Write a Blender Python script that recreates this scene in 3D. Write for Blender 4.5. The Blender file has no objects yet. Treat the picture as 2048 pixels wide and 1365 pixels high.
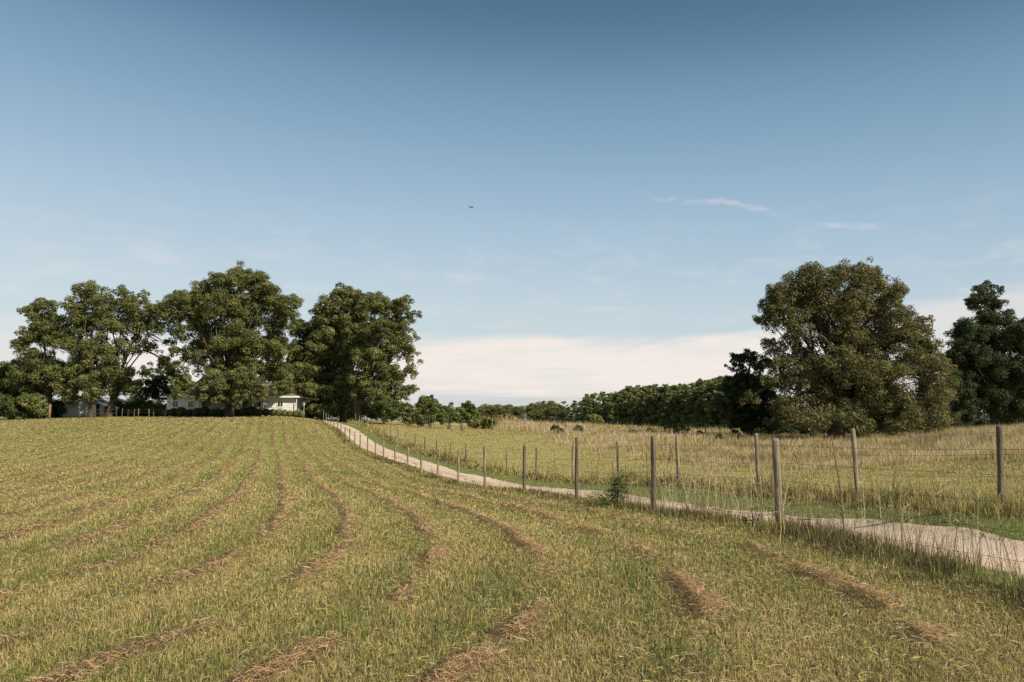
import bpy, math, random
import numpy as np
from mathutils import Vector
R = math.radians
S = bpy.context.scene
C = S.collection
# ------------------------------------------------------------------ camera
F = 1593.0; PITCH = math.atan(167.5/F); EYE = 1.5
cam = bpy.data.objects.new("camera", bpy.data.cameras.new("camera")); C.objects.link(cam)
cam.location = (0, 0, EYE); cam.rotation_euler = (R(90)+PITCH, 0, 0)
cam.data.sensor_width = 36; cam.data.lens = 36*F/2048; cam.data.clip_start = .1; cam.data.clip_end = 12000
S.camera = cam
S.view_settings.view_transform = 'Standard'; S.view_settings.look = 'None'
S.view_settings.gamma = 1; S.view_settings.exposure = 0.8
# ------------------------------------------------------------------ sun and sky
SUN_EL, SUN_AZ = 37.0, 131.0          # azimuth clockwise from +Y (view direction): right and behind
sd = Vector((math.sin(R(SUN_AZ))*math.cos(R(SUN_EL)), math.cos(R(SUN_AZ))*math.cos(R(SUN_EL)), math.sin(R(SUN_EL))))
sun = bpy.data.objects.new("sun", bpy.data.lights.new("sun", 'SUN')); C.objects.link(sun)
sun.data.energy = 4.0; sun.data.angle = R(.53); sun.data.color = (1, .91, .74)
sun.rotation_euler = sd.to_track_quat('Z', 'Y').to_euler()
W = bpy.data.worlds.new("World"); S.world = W; W.use_nodes = True
def NT(nt): nt.nodes.clear(); return nt.nodes, nt.links
def world():
    n, l = NT(W.node_tree)
    out = n.new('ShaderNodeOutputWorld'); bg = n.new('ShaderNodeBackground'); bg.inputs[1].default_value = .1
    l.new(bg.outputs[0], out.inputs[0])
    sky = n.new('ShaderNodeTexSky'); sky.sky_type = 'NISHITA'; sky.sun_disc = False
    sky.sun_elevation = R(SUN_EL); sky.sun_rotation = R(SUN_AZ); sky.dust_density = 1.3; sky.air_density = 1.0; sky.ozone_density = 1.5
    def m(op, a, b=None, c=None, clamp=False):
        k = n.new('ShaderNodeMath'); k.operation = op; k.use_clamp = clamp
        for i, v in enumerate((a, b, c)):
            if v is None: continue
            if isinstance(v, (int, float)): k.inputs[i].default_value = v
            else: l.new(v, k.inputs[i])
        return k.outputs[0]
    def ss(v, a, b, lo=0, hi=1):
        k = n.new('ShaderNodeMapRange'); k.interpolation_type = 'SMOOTHSTEP'
        l.new(v, k.inputs[0])
        for i, q in ((1, a), (2, b), (3, lo), (4, hi)): k.inputs[i].default_value = q
        return k.outputs[0]
    def mix(f, a, b):
        k = n.new('ShaderNodeMix'); k.data_type = 'RGBA'
        if isinstance(f, float): k.inputs[0].default_value = f
        else: l.new(f, k.inputs[0])
        for i, v in ((6, a), (7, b)):
            if isinstance(v, tuple): k.inputs[i].default_value = (*v, 1)
            else: l.new(v, k.inputs[i])
        return k.outputs[2]
    tc = n.new('ShaderNodeTexCoord'); sp = n.new('ShaderNodeSeparateXYZ'); l.new(tc.outputs['Generated'], sp.inputs[0])
    x, y, z = sp.outputs
    el = m('MULTIPLY', m('ARCSINE', z), 57.2958); az = m('MULTIPLY', m('ARCTAN2', x, y), 57.2958)
    def noise(sx, sy, off, detail=5, rough=.55, dist=0.):
        cb = n.new('ShaderNodeCombineXYZ'); l.new(m('MULTIPLY', az, sx), cb.inputs[0]); l.new(m('MULTIPLY', el, sy), cb.inputs[1]); cb.inputs[2].default_value = off
        t = n.new('ShaderNodeTexNoise'); t.inputs['Scale'].default_value = 1; t.inputs['Detail'].default_value = detail
        t.inputs['Roughness'].default_value = rough; t.inputs['Distortion'].default_value = dist; l.new(cb.outputs[0], t.inputs['Vector'])
        return t.outputs[0]
    kx = m('MULTIPLY', x, .4); hl = m('SQRT', m('ADD', m('ADD', m('MULTIPLY', kx, kx), m('MULTIPLY', y, y)), 1e-6)); hz = m('SQRT', m('MAXIMUM', m('SUBTRACT', 1., m('MULTIPLY', z, z)), 0.))
    cv = n.new('ShaderNodeCombineXYZ'); l.new(m('DIVIDE', m('MULTIPLY', kx, hz), hl), cv.inputs[0]); l.new(m('DIVIDE', m('MULTIPLY', y, hz), hl), cv.inputs[1]); l.new(z, cv.inputs[2]); l.new(cv.outputs[0], sky.inputs[0])
    # sky colour: keep the model's gradient, soften its saturation, warm slightly
    hs = n.new('ShaderNodeHueSaturation'); hs.inputs['Saturation'].default_value = SKY_SAT; l.new(sky.outputs[0], hs.inputs['Color'])
    tint = n.new('ShaderNodeMix'); tint.data_type = 'RGBA'; tint.blend_type = 'MULTIPLY'; tint.inputs[0].default_value = 1
    l.new(hs.outputs[0], tint.inputs[6]); tint.inputs[7].default_value = (*SKY_TINT, 1)
    g = n.new('ShaderNodeGamma'); l.new(tint.outputs[2], g.inputs[0]); g.inputs[1].default_value = SKY_GAMMA
    dn = n.new('ShaderNodeVectorMath'); dn.operation = 'SCALE'; dn.inputs['Scale'].default_value = .1; l.new(g.outputs[0], dn.inputs[0])
    cu = n.new('ShaderNodeRGBCurve'); l.new(dn.outputs[0], cu.inputs['Color'])
    for ch, pts in ((0, [(0, 0), (.19, .045), (.252, .112), (.348, .197), (.497, .293), (.609, .34), (1, .40)]), (1, [(0, 0), (.25, .09), (.339, .192), (.468, .282), (.659, .363), (.768, .395), (1, .43)]), (2, [(0, 0), (.34, .15), (.444, .272), (.586, .363), (.75, .412), (1, .44)])):
        c = cu.mapping.curves[ch]; c.points[0].location = pts[0]; c.points[1].location = pts[-1]
        for q in pts[1:-1]: c.points.new(*q)
    cu.mapping.update()
    upn = n.new('ShaderNodeVectorMath'); upn.operation = 'SCALE'; upn.inputs['Scale'].default_value = 10; l.new(cu.outputs[0], upn.inputs[0])
    col = upn.outputs[0]
    # cirrus veils high up
    n1 = noise(.22, .9, 3.1, 6, .6, .5)
    line = m('SUBTRACT', el, m('ADD', m('MULTIPLY', az, -.18), 17.95))          # streak falling to the right
    wob = m('MULTIPLY', m('SUBTRACT', noise(.35, .2, 9.), .5), 1.8)
    d = m('ABSOLUTE', m('ADD', line, wob))
    st = m('MULTIPLY', m('MULTIPLY', ss(d, .0, .36, 1, 0), m('MULTIPLY', ss(az, 7.5, 15), ss(az, 16.5, 20.2, 1, 0))), ss(noise(.5, 2.2, 5., 6, .65), .3, .65))
    col = mix(m('MULTIPLY', st, .32), col, CLOUD)
    d2 = m('ABSOLUTE', m('SUBTRACT', el, m('ADD', m('MULTIPLY', az, -.12), 15.9)))
    st2 = m('MULTIPLY', m('MULTIPLY', ss(d2, .0, .35, 1, 0), m('MULTIPLY', ss(az, 20.5, 23), ss(az, 23.5, 26.5, 1, 0))), ss(noise(.5, 2.2, 7., 6, .65), .3, .65))
    col = mix(m('MULTIPLY', st2, .4), col, CLOUD)
    veil = m('MULTIPLY', ss(n1, .45, .8), m('MULTIPLY', ss(el, 5, 9), ss(el, 11, 16, 1, 0)))
    col = mix(m('MULTIPLY', veil, .25), col, CLOUD)
    # the cloud bank low over the horizon
    n2 = noise(.10, .55, 1.7, 7, .55, .35)
    top = m('ADD', m('MULTIPLY', m('SUBTRACT', n2, .5), 4.0), m('ADD', 6.2, m('MULTIPLY', ss(az, 12, 34), 2.2)))
    bank = m('MULTIPLY', ss(m('SUBTRACT', top, el), -.5, 1.1), m('MULTIPLY', ss(az, -31, -25, .45, 1), ss(az, 20, 30, 1, .55)))
    thick = m('ADD', .7, m('MULTIPLY', ss(noise(.16, 1.1, 12., 6, .6, .4), .3, .6), .3))
    body = mix(ss(m('ADD', el, m('MULTIPLY', m('SUBTRACT', noise(.12, 1.4, 4.), .5), 4.)), .6, 3.0), CLOUD_LOW, CLOUD)
    col = mix(m('MULTIPLY', bank, thick), col, body)
    l.new(col, bg.inputs[0])
SKY_SAT = .62; SKY_TINT = (.95, .98, .92); SKY_GAMMA = 1.25
CLOUD = (5.2, 4.75, 4.45); CLOUD_LOW = (3.4, 3.6, 3.8)
world()
# ------------------------------------------------------------------ helpers
def at(px, py, D):
    u = (px-1024)/F; v = (682.5-py)/F
    den = math.cos(PITCH)-v*math.sin(PITCH)
    return np.array((D*u/den, D, EYE+D*(math.sin(PITCH)+v*math.cos(PITCH))/den))
def X_at(px, D): return (px-1024)/F*D/math.cos(PITCH)*1.012
def tag(o, label=None, cat=None, group=None, kind=None):
    if label: o['label'] = label
    if cat: o['category'] = cat
    if group: o['group'] = group
    if kind: o['kind'] = kind
    return o
def empty(name, loc, label, cat, group=None, rz=0):
    o = bpy.data.objects.new(name, None); C.objects.link(o); o.location = loc; o.rotation_euler.z = rz
    o.empty_display_size = .3
    return tag(o, label, cat, group)
def link(name, me, mat=None, parent=None, world_coords=True):
    o = bpy.data.objects.new(name, me); C.objects.link(o)
    if mat: me.materials.append(mat)
    if parent is not None:
        o.parent = parent
        if world_coords:
            o.matrix_parent_inverse = parent_matrix(parent).inverted()
    return o
def parent_matrix(p):
    from mathutils import Matrix
    m = Matrix.LocRotScale(p.location, p.rotation_euler, p.scale)
    if p.parent: m = parent_matrix(p.parent) @ p.matrix_parent_inverse @ m
    return m
def mesh_np(name, V, faces_n, k, col=None, smooth=False):
    """V (n,3); faces: n_faces polygons of k verts, consecutive indices given by faces_n (m,k)"""
    me = bpy.data.meshes.new(name)
    V = np.asarray(V, np.float32).reshape(-1, 3); Fc = np.asarray(faces_n, np.int32).reshape(-1, k)
    me.vertices.add(len(V)); me.vertices.foreach_set('co', V.ravel())
    me.loops.add(Fc.size); me.loops.foreach_set('vertex_index', Fc.ravel())
    me.polygons.add(len(Fc)); me.polygons.foreach_set('loop_start', np.arange(0, Fc.size, k, dtype=np.int32))
    me.polygons.foreach_set('loop_total', np.full(len(Fc), k, np.int32))
    if smooth: me.polygons.foreach_set('use_smooth', np.ones(len(Fc), bool))
    me.update(calc_edges=True)
    if col is not None:
        a = me.color_attributes.new('tone', 'FLOAT_COLOR', 'POINT')
        c = np.ones((len(V), 4), np.float32); c[:, :3] = col; a.data.foreach_set('color', c.ravel())
    me.validate()
    return me
class MB:
    """collects shapes, builds one mesh"""
    def __init__(s): s.v = []; s.f = []
    def add(s, vs, fs):
        k = len(s.v); s.v += [tuple(map(float, p)) for p in vs]; s.f += [tuple(i+k for i in f) for f in fs]; return s
    def box(s, a, b):
        (x0, y0, z0), (x1, y1, z1) = a, b
        return s.add([(x0,y0,z0),(x1,y0,z0),(x1,y1,z0),(x0,y1,z0),(x0,y0,z1),(x1,y0,z1),(x1,y1,z1),(x0,y1,z1)],
                     [(0,3,2,1),(4,5,6,7),(0,1,5,4),(1,2,6,5),(2,3,7,6),(3,0,4,7)])
    def tube(s, pts, rad, n=8, cap=True, rough=0, rng=None):
        pts = [np.array(p, float) for p in pts]; k = len(s.v); m = len(pts)
        up = np.array((0, 0, 1.)); 
        for i, p in enumerate(pts):
            t = pts[min(i+1, m-1)]-pts[max(i-1, 0)]; t /= np.linalg.norm(t)+1e-9
            a = np.cross(t, (0, 1., .01) if abs(t[2]) > .7 else up); a /= np.linalg.norm(a); b = np.cross(t, a)
            r = rad[i] if hasattr(rad, '__len__') else rad
            for j in range(n):
                q = 2*math.pi*j/n; rr = r*(1+(rng.uniform(-rough, rough) if rng is not None and rough else 0))
                s.v.append(tuple(p+rr*(math.cos(q)*a+math.sin(q)*b)))
        for i in range(m-1):
            for j in range(n):
                s.f.append((k+i*n+j, k+i*n+(j+1) % n, k+(i+1)*n+(j+1) % n, k+(i+1)*n+j))
        if cap: s.f.append(tuple(k+j for j in range(n))[::-1]); s.f.append(tuple(k+(m-1)*n+j for j in range(n)))
        return s
    def build(s, name, mat, parent=None, smooth=False, world_coords=True):
        me = bpy.data.meshes.new(name); me.from_pydata(s.v, [], s.f); me.update()
        if smooth:
            for p in me.polygons: p.use_smooth = len(p.vertices) == 4
        return link(name, me, mat, parent, world_coords)
# ------------------------------------------------------------------ materials
def principled(name, col, rough=.8, spec=.3):
    m = bpy.data.materials.new(name); m.use_nodes = True
    b = m.node_tree.nodes['Principled BSDF']
    b.inputs['Base Color'].default_value = (*col, 1); b.inputs['Roughness'].default_value = rough; b.inputs['Specular IOR Level'].default_value = spec
    return m, m.node_tree.nodes, m.node_tree.links, b
def noisy(name, c1, c2, scale=4, rough=.85, bump=.3, stretch=(1, 1, 1), detail=6, spec=.25, c3=None, bscale=None, bdist=.02):
    m, n, l, b = principled(name, c1, rough, spec)
    tc = n.new('ShaderNodeTexCoord'); mp = n.new('ShaderNodeMapping'); mp.inputs['Scale'].default_value = stretch
    l.new(tc.outputs['Object'], mp.inputs[0])
    t = n.new('ShaderNodeTexNoise'); t.inputs['Scale'].default_value = scale; t.inputs['Detail'].default_value = detail; l.new(mp.outputs[0], t.inputs['Vector'])
    r = n.new('ShaderNodeValToRGB'); l.new(t.outputs[0], r.inputs[0]); e = r.color_ramp.elements
    e[0].position = .32; e[0].color = (*c1, 1); e[1].position = .68; e[1].color = (*c2, 1)
    if c3: q = r.color_ramp.elements.new(.8); q.color = (*c3, 1)
    l.new(r.outputs[0], b.inputs['Base Color'])
    if bump:
        t2 = n.new('ShaderNodeTexNoise'); t2.inputs['Scale'].default_value = bscale or scale*3; t2.inputs['Detail'].default_value = 5; l.new(mp.outputs[0], t2.inputs['Vector'])
        bp = n.new('ShaderNodeBump'); bp.inputs['Strength'].default_value = bump; bp.inputs['Distance'].default_value = bdist
        l.new(t2.outputs[0], bp.inputs['Height']); l.new(bp.outputs[0], b.inputs['Normal'])
    return m
def leafy(name, trans=.35, rough=.55, spec=.25, gain=1.0):
    """leaf or blade: colour attribute, light passing through"""
    m = bpy.data.materials.new(name); m.use_nodes = True; n, l = NT(m.node_tree)
    out = n.new('ShaderNodeOutputMaterial'); at_ = n.new('ShaderNodeAttribute'); at_.attribute_name = 'tone'
    b = n.new('ShaderNodeBsdfPrincipled'); b.inputs['Roughness'].default_value = rough; b.inputs['Specular IOR Level'].default_value = spec
    t = n.new('ShaderNodeBsdfTranslucent'); mx = n.new('ShaderNodeMixShader'); mx.inputs[0].default_value = trans
    l.new(at_.outputs['Color'], b.inputs['Base Color']); l.new(at_.outputs['Color'], t.inputs['Color'])
    l.new(b.outputs[0], mx.inputs[1]); l.new(t.outputs[0], mx.inputs[2]); l.new(mx.outputs[0], out.inputs[0])
    return m
M_LEAF = leafy('leaf', .3, .75, .1); M_BLADE = leafy('grass_blade', .38, .6, .2); M_DRY = leafy('dry_grass', .3, .7, .15)
M_BARK = noisy('bark', (.04, .032, .025), (.11, .088, .066), 3, .95, .8, (1, 1, .25))
M_POST = noisy('weathered_post', (.08, .062, .045), (.27, .215, .155), 9, .9, .9, (2.2, 2.2, .22), 8, .2, (.36, .30, .23), 30, .012)
def vary(m, lo=.6, hi=1.25):
    n = m.node_tree.nodes; l = m.node_tree.links; b = n['Principled BSDF']; src = b.inputs['Base Color'].links[0].from_socket
    oi = n.new('ShaderNodeObjectInfo'); mr = n.new('ShaderNodeMapRange'); mr.inputs[3].default_value = lo; mr.inputs[4].default_value = hi; l.new(oi.outputs['Random'], mr.inputs[0])
    v = n.new('ShaderNodeVectorMath'); v.operation = 'SCALE'; l.new(src, v.inputs[0]); l.new(mr.outputs[0], v.inputs['Scale']); l.new(v.outputs[0], b.inputs['Base Color'])
vary(M_POST)
M_WIRE, *_ = principled('rusty_wire', (.13, .10, .08), .6, .5)
M_STAY = noisy('stay_rod', (.10, .06, .04), (.2, .12, .08), 8, .8, .2)
# ------------------------------------------------------------------ lie of the land
def sss(v, a, b): t = np.clip((v-a)/(b-a), 0, 1); return t*t*(3-2*t)
def lat(Pl, x, y):                       # lateral distance, + to the right of the line
    return (x-np.interp(y, Pl[:, 1], Pl[:, 0]))*.965
A_PIX = [(1559,1060,10.5,1.17),(1308,1022,14.5,1.33),(1153,1003,18.5,1.44),(1048,983,22.5,1.27),(970,979,26.5,1.39),(916,969,30.5,1.30),(875,957,34.5,1.26),
         (842,948,38.5,1.17),(815,936,42.5,1.11),(790,927,46.5,1.0),(767,921,50.5,1.2),(750,914,54.5,1.2),(735,908,58.5,1.22),(720,902,62.5,1.25),(709,896,66.5,1.35),
         (699,890,70.5,1.4),(690,881,74.5,1.25),(682,873,78.5,1.3),(675,865,82.5,1.3),(668,859,86.5,1.25),(661.5,855,90.5,1.3),(656.5,852,94.5,1.3),(652,849,98.5,1.35),(646.5,847,102.5,1.4)]
B_PIX = [(2004,1025,11.0,1.18),(1717,1006,14.9,1.35),(1518,990,18.8,1.42),(1358,972,22.7,1.43),(1237,966,26.6,1.38),(1146,966,30.5,1.38),(1072,957,34.4,1.33),(1014,948,38.3,1.28),
         (970,940,42.2,1.25),(931,931,46.1,1.2),(900,922,50.1,1.2),(873,915,54.,1.2),(849,908,58.,1.2),(830,901,62.,1.28),(812,894,66.,1.35),(796,887,70.,1.28),(782,882,74.,1.3),
         (767,875,78.,1.25),(755,867,82.,1.3),(745,861,86.,1.25),(735,857,90.,1.25),(726,853,94.,1.15),(719,851,98.,1.2),(711,849,102.,1.35)]
ctrl = [at(p, q, d) for p, q, d, _ in A_PIX+B_PIX]
for p, q, d in [(300,891,50),(300,940,30),(0,945,30),(0,878,60),(0,845,95),(300,839,95),(600,841,93),(120,840,100),(460,838,97),(-300,850,95),(0,838,130),
                (330,833,112),(590,833,112),(450,832,124),(150,834,118),(800,846,118),(690,842,125),
                (2048,905,26),(2048,872,50),(2300,900,30),(1700,884,66),(1450,876,75),(1300,869,100),(1100,862,100),(1100,888,60),(1000,870,75),(1250,882,60),(1150,925,45),(1700,930,32),
                (1700,965,22),(950,861,90),(850,851,110),(1000,846,430),(1450,868,200),(1250,856,300),(2000,868,160),(1950,862,78),(1830,880,66),(900,846,170),(500,834,180),(100,836,200)]:
    ctrl.append(at(p, q, d))
for p in [(0,0,0),(-3,3,0),(3,3,.0),(0,6,0),(-6,0,0),(6,2,.05),(-6,8,0),(-12,14,-.05),(-2,10,-.02),(-4,18,-.12),(0,-10,0),(-15,-10,0),(15,-10,.1),(0,-60,0),(60,-60,0),(-60,-60,0),
          (-150,0,1),(150,0,1),(0,-500,0),(900,600,1),(-900,600,2),(0,1500,1),(-1500,1500,1),(1500,1500,1),(0,3000,0),(-3000,0,0),(3000,0,0),(300,300,0),(-300,300,2.2)]:
    ctrl.append(np.array(p, float))
ctrl = np.array(ctrl)
PA = PB = None
def warp(x, y):
    r = np.sqrt(x*x+y*y)+1e-6; g = np.arcsinh(r/14)*14/r
    return x*g, y*g
cx, cy = warp(ctrl[:, 0], ctrl[:, 1])
def tps(r2): return .5*r2*np.log(r2+1e-9)
nC = len(ctrl); K = tps((cx[:, None]-cx)**2+(cy[:, None]-cy)**2)+np.eye(nC)*1.5
P = np.stack([np.ones(nC), cx, cy], 1); Amat = np.block([[K, P], [P.T, np.zeros((3, 3))]])
wts = np.linalg.solve(Amat, np.concatenate([ctrl[:, 2], np.zeros(3)]))
def height(x, y):
    x = np.atleast_1d(np.asarray(x, float)); y = np.atleast_1d(np.asarray(y, float)); out = np.empty(len(x))
    for i in range(0, len(x), 20000):
        u, v = warp(x[i:i+20000], y[i:i+20000])
        out[i:i+20000] = tps((u[:, None]-cx)**2+(v[:, None]-cy)**2) @ wts[:nC]+wts[nC]+wts[nC+1]*u+wts[nC+2]*v
    for mx_, my_, mh, sx_, sy_ in ((-.8, 108, 1.1, 3.6, 4), (12.9, 104, .75, 7, 5), (16.8, 86, .5, 5, 3.5), (4, 97, .35, 4, 3)):   # hummocks in the pasture
        out = out+mh*np.exp(-((x-mx_)/sx_)**2-((y-my_)/sy_)**2)
    if PA is not None:                   # the road lies in a shallow hollow between its fences
        a = lat(PA, x, y); b = lat(PB, x, y); k = np.interp(y, [-10, 4, 8, 11, 13.5, 17, 22, 30, 38], [.08, .15, .28, .28, .19, .13, .10, .04, .0])
        out = out-k*sss(a, .12, .95)*sss(b, -.2, -1.7)
    return out
def H(x, y): return float(height(x, y)[0])
def pt(px, D, dz=0.):
    x = at(px, 850, D)[0]; return np.array((x, D, H(x, D)+dz))
PA = np.array([(5.4, -8), (5.0, 0), (4.45, 6.4)]+[tuple(at(p, q, d)[:2]) for p, q, d, _ in A_PIX]+[(-27, 110), (-30, 125)])
PB = np.array([(9.6, -8), (9.2, 0), (8.25, 7.2)]+[tuple(at(p, q, d)[:2]) for p, q, d, _ in B_PIX]+[(-23, 110), (-26, 125)])
def nz(x, y, s, seed=0):                 # cheap smooth value noise, -1..1
    x = np.asarray(x)/s; y = np.asarray(y)/s
    xi = np.floor(x).astype(np.int64); yi = np.floor(y).astype(np.int64); fx = x-xi; fy = y-yi
    fx = fx*fx*(3-2*fx); fy = fy*fy*(3-2*fy)
    def h(a, b):
        k = (a*374761393+b*668265263+seed*1442695041) & 0x7fffffff
        k = ((k ^ (k >> 13))*1274126177) & 0x7fffffff
        return ((k ^ (k >> 16)) & 0xffff)/32767.5-1
    return (h(xi, yi)*(1-fx)+h(xi+1, yi)*fx)*(1-fy)+(h(xi, yi+1)*(1-fx)+h(xi+1, yi+1)*fx)*fy
def fbm(x, y, s, seed=0): return (nz(x, y, s, seed)+.5*nz(x, y, s/2, seed+1)+.25*nz(x, y, s/4, seed+2))/1.75
def row_phase(x, y):                     # windrow coordinate of the left field (1 per row)
    s = -lat(PA, x, y)
    bend = np.clip((s+.5)/4, 0, 1.3)*np.clip((12-y)/7, 0, 3)**1.8*1.1
    s = s-bend+.11*nz(x, y, 5, 11)+.08*nz(x, y, 1.3, 12)
    return s/1.08
def row_mask(x, y):
    f = row_phase(x, y); d = np.abs(f-np.round(f))
    far = sss(y, 9, 26); strength = np.clip(.50+.28*far+(.6-.2*far)*nz(x, y*(1-.5*far), 1.7, 21)+.6*nz(x, y, .5, 22)*(1-.5*far)-.3*sss(y, 25, 45)*sss(x/np.maximum(y, 1), -.38, -.5), 0, 1)
    s = -lat(PA, x, y)
    return np.exp(-(d/.12)**2)*strength*np.clip((s-.6)/.6, 0, 1)
def rowB_mask(x, y):
    s = lat(PB, x, y)+.25*nz(x, y, 6, 31)+.1*nz(x, y, 1.7, 32); f = s/1.5; d = np.abs(f-np.round(f))
    return np.exp(-(d/.2)**2)*np.clip(.55+.7*nz(x, y, 3, 33), 0, 1)
GREEN = np.array((.145, .18, .045)); STRAW = np.array((.465, .38, .15)); BROWN = np.array((.27, .17, .095)); VERGE = np.array((.165, .19, .058)); PALE = np.array((.50, .41, .27))
YGREEN = np.array((.30, .29, .09)); DARKW = np.array((.10, .085, .045))
def zones(x, y):
    """weights: mown field, weeds A, road, verge, weeds B, short pasture, tall grass"""
    a = lat(PA, x, y); b = lat(PB, x, y); w = .12*nz(x, y, 1.1, 41)+.08*nz(x, y, .4, 42)
    tall = sss(b+2.0*nz(x, y, 5, 43)-np.interp(y, [15, 25, 40], [11, 10, 9]), -.8, 1.)*np.where(y > 40, sss(x/np.maximum(y, 1)+.02*nz(x, y, 9, 44), .035-.0006*np.clip(y-60, 0, 90), .075), 1)
    tall = np.maximum(tall, sss(y+5*nz(x, y, 8, 45), 88, 96)*sss(b, 3, 8)*sss(x/np.maximum(y, 1), -.028, -.01))
    return a+w, b+w, tall
# ------------------------------------------------------------------ ground sheet
def ground():
    rr = np.concatenate([[.01], np.geomspace(.8, 4000, 420)]); th = np.concatenate([np.linspace(-42, 42, 420), np.linspace(42, 318, 150)[1:-1]])*math.pi/180
    r, t = np.meshgrid(rr, th, indexing='ij'); x = (r*np.sin(t)).ravel(); y = (r*np.cos(t)).ravel()
    z = height(x, y); a, b, tall = zones(x, y)
    rd = sss(a, .62, .85)*sss(a, 2.5, 2.3)*(y < 124)*(y > -30)
    z = z-.07*rd+.03*fbm(x, y, 2.5, 5)*(1-rd)+.035*row_mask(x, y)
    g = fbm(x, y, 3.5, 51)*.5+.5; rm = row_mask(x, y)
    col = GREEN*(1-g[:, None])*1.1+STRAW*.75*g[:, None]
    col = col*(1-rm[:, None]*.8)+BROWN*rm[:, None]*.8
    vw = (sss(a, 2.2, 2.5)*sss(b, -.3, -.6))[:, None]; col = col*(1-vw)+VERGE*vw
    pw = sss(b, .2, .6)[:, None]; col = col*(1-pw)+(STRAW*.65+GREEN*.4)*pw
    tw = tall[:, None]; col = col*(1-tw)+STRAW*.8*tw
    fw = sss(np.hypot(x, y), 200, 400)[:, None]; col = col*(1-fw)+np.array((.10, .11, .04))*fw
    n1, n2 = len(rr), len(th); i = np.arange(n1-1)[:, None]; j = np.arange(n2)[None, :]; j2 = (j+1) % n2
    f = np.stack([i*n2+j, i*n2+j2, (i+1)*n2+j2, (i+1)*n2+j], -1).reshape(-1, 4)
    me = mesh_np('ground', np.stack([x, y, z], 1), f[:, ::-1], 4, col, True)
    m = bpy.data.materials.new('field_soil'); m.use_nodes = True; n = m.node_tree.nodes; l = m.node_tree.links; bs = n['Principled BSDF']
    bs.inputs['Roughness'].default_value = .95; bs.inputs['Specular IOR Level'].default_value = .1
    ca = n.new('ShaderNodeAttribute'); ca.attribute_name = 'tone'; tc = n.new('ShaderNodeTexCoord')
    t = n.new('ShaderNodeTexNoise'); t.inputs['Scale'].default_value = 9; t.inputs['Detail'].default_value = 10; t.inputs['Roughness'].default_value = .7; l.new(tc.outputs['Object'], t.inputs['Vector'])
    mr = n.new('ShaderNodeMapRange'); mr.inputs[1].default_value = .3; mr.inputs[2].default_value = .7; mr.inputs[3].default_value = .45; mr.inputs[4].default_value = 1.15; l.new(t.outputs[0], mr.inputs[0])
    mx = n.new('ShaderNodeVectorMath'); mx.operation = 'SCALE'; l.new(ca.outputs['Color'], mx.inputs[0]); l.new(mr.outputs[0], mx.inputs['Scale']); l.new(mx.outputs[0], bs.inputs['Base Color'])
    bp = n.new('ShaderNodeBump'); bp.inputs['Strength'].default_value = .6; bp.inputs['Distance'].default_value = .04; l.new(t.outputs[0], bp.inputs['Height']); l.new(bp.outputs[0], bs.inputs['Normal'])
    tag(link('ground', me, m), 'gently rolling mown hayfield and dry pasture under the grass', 'ground', kind='structure')
ground()
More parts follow.
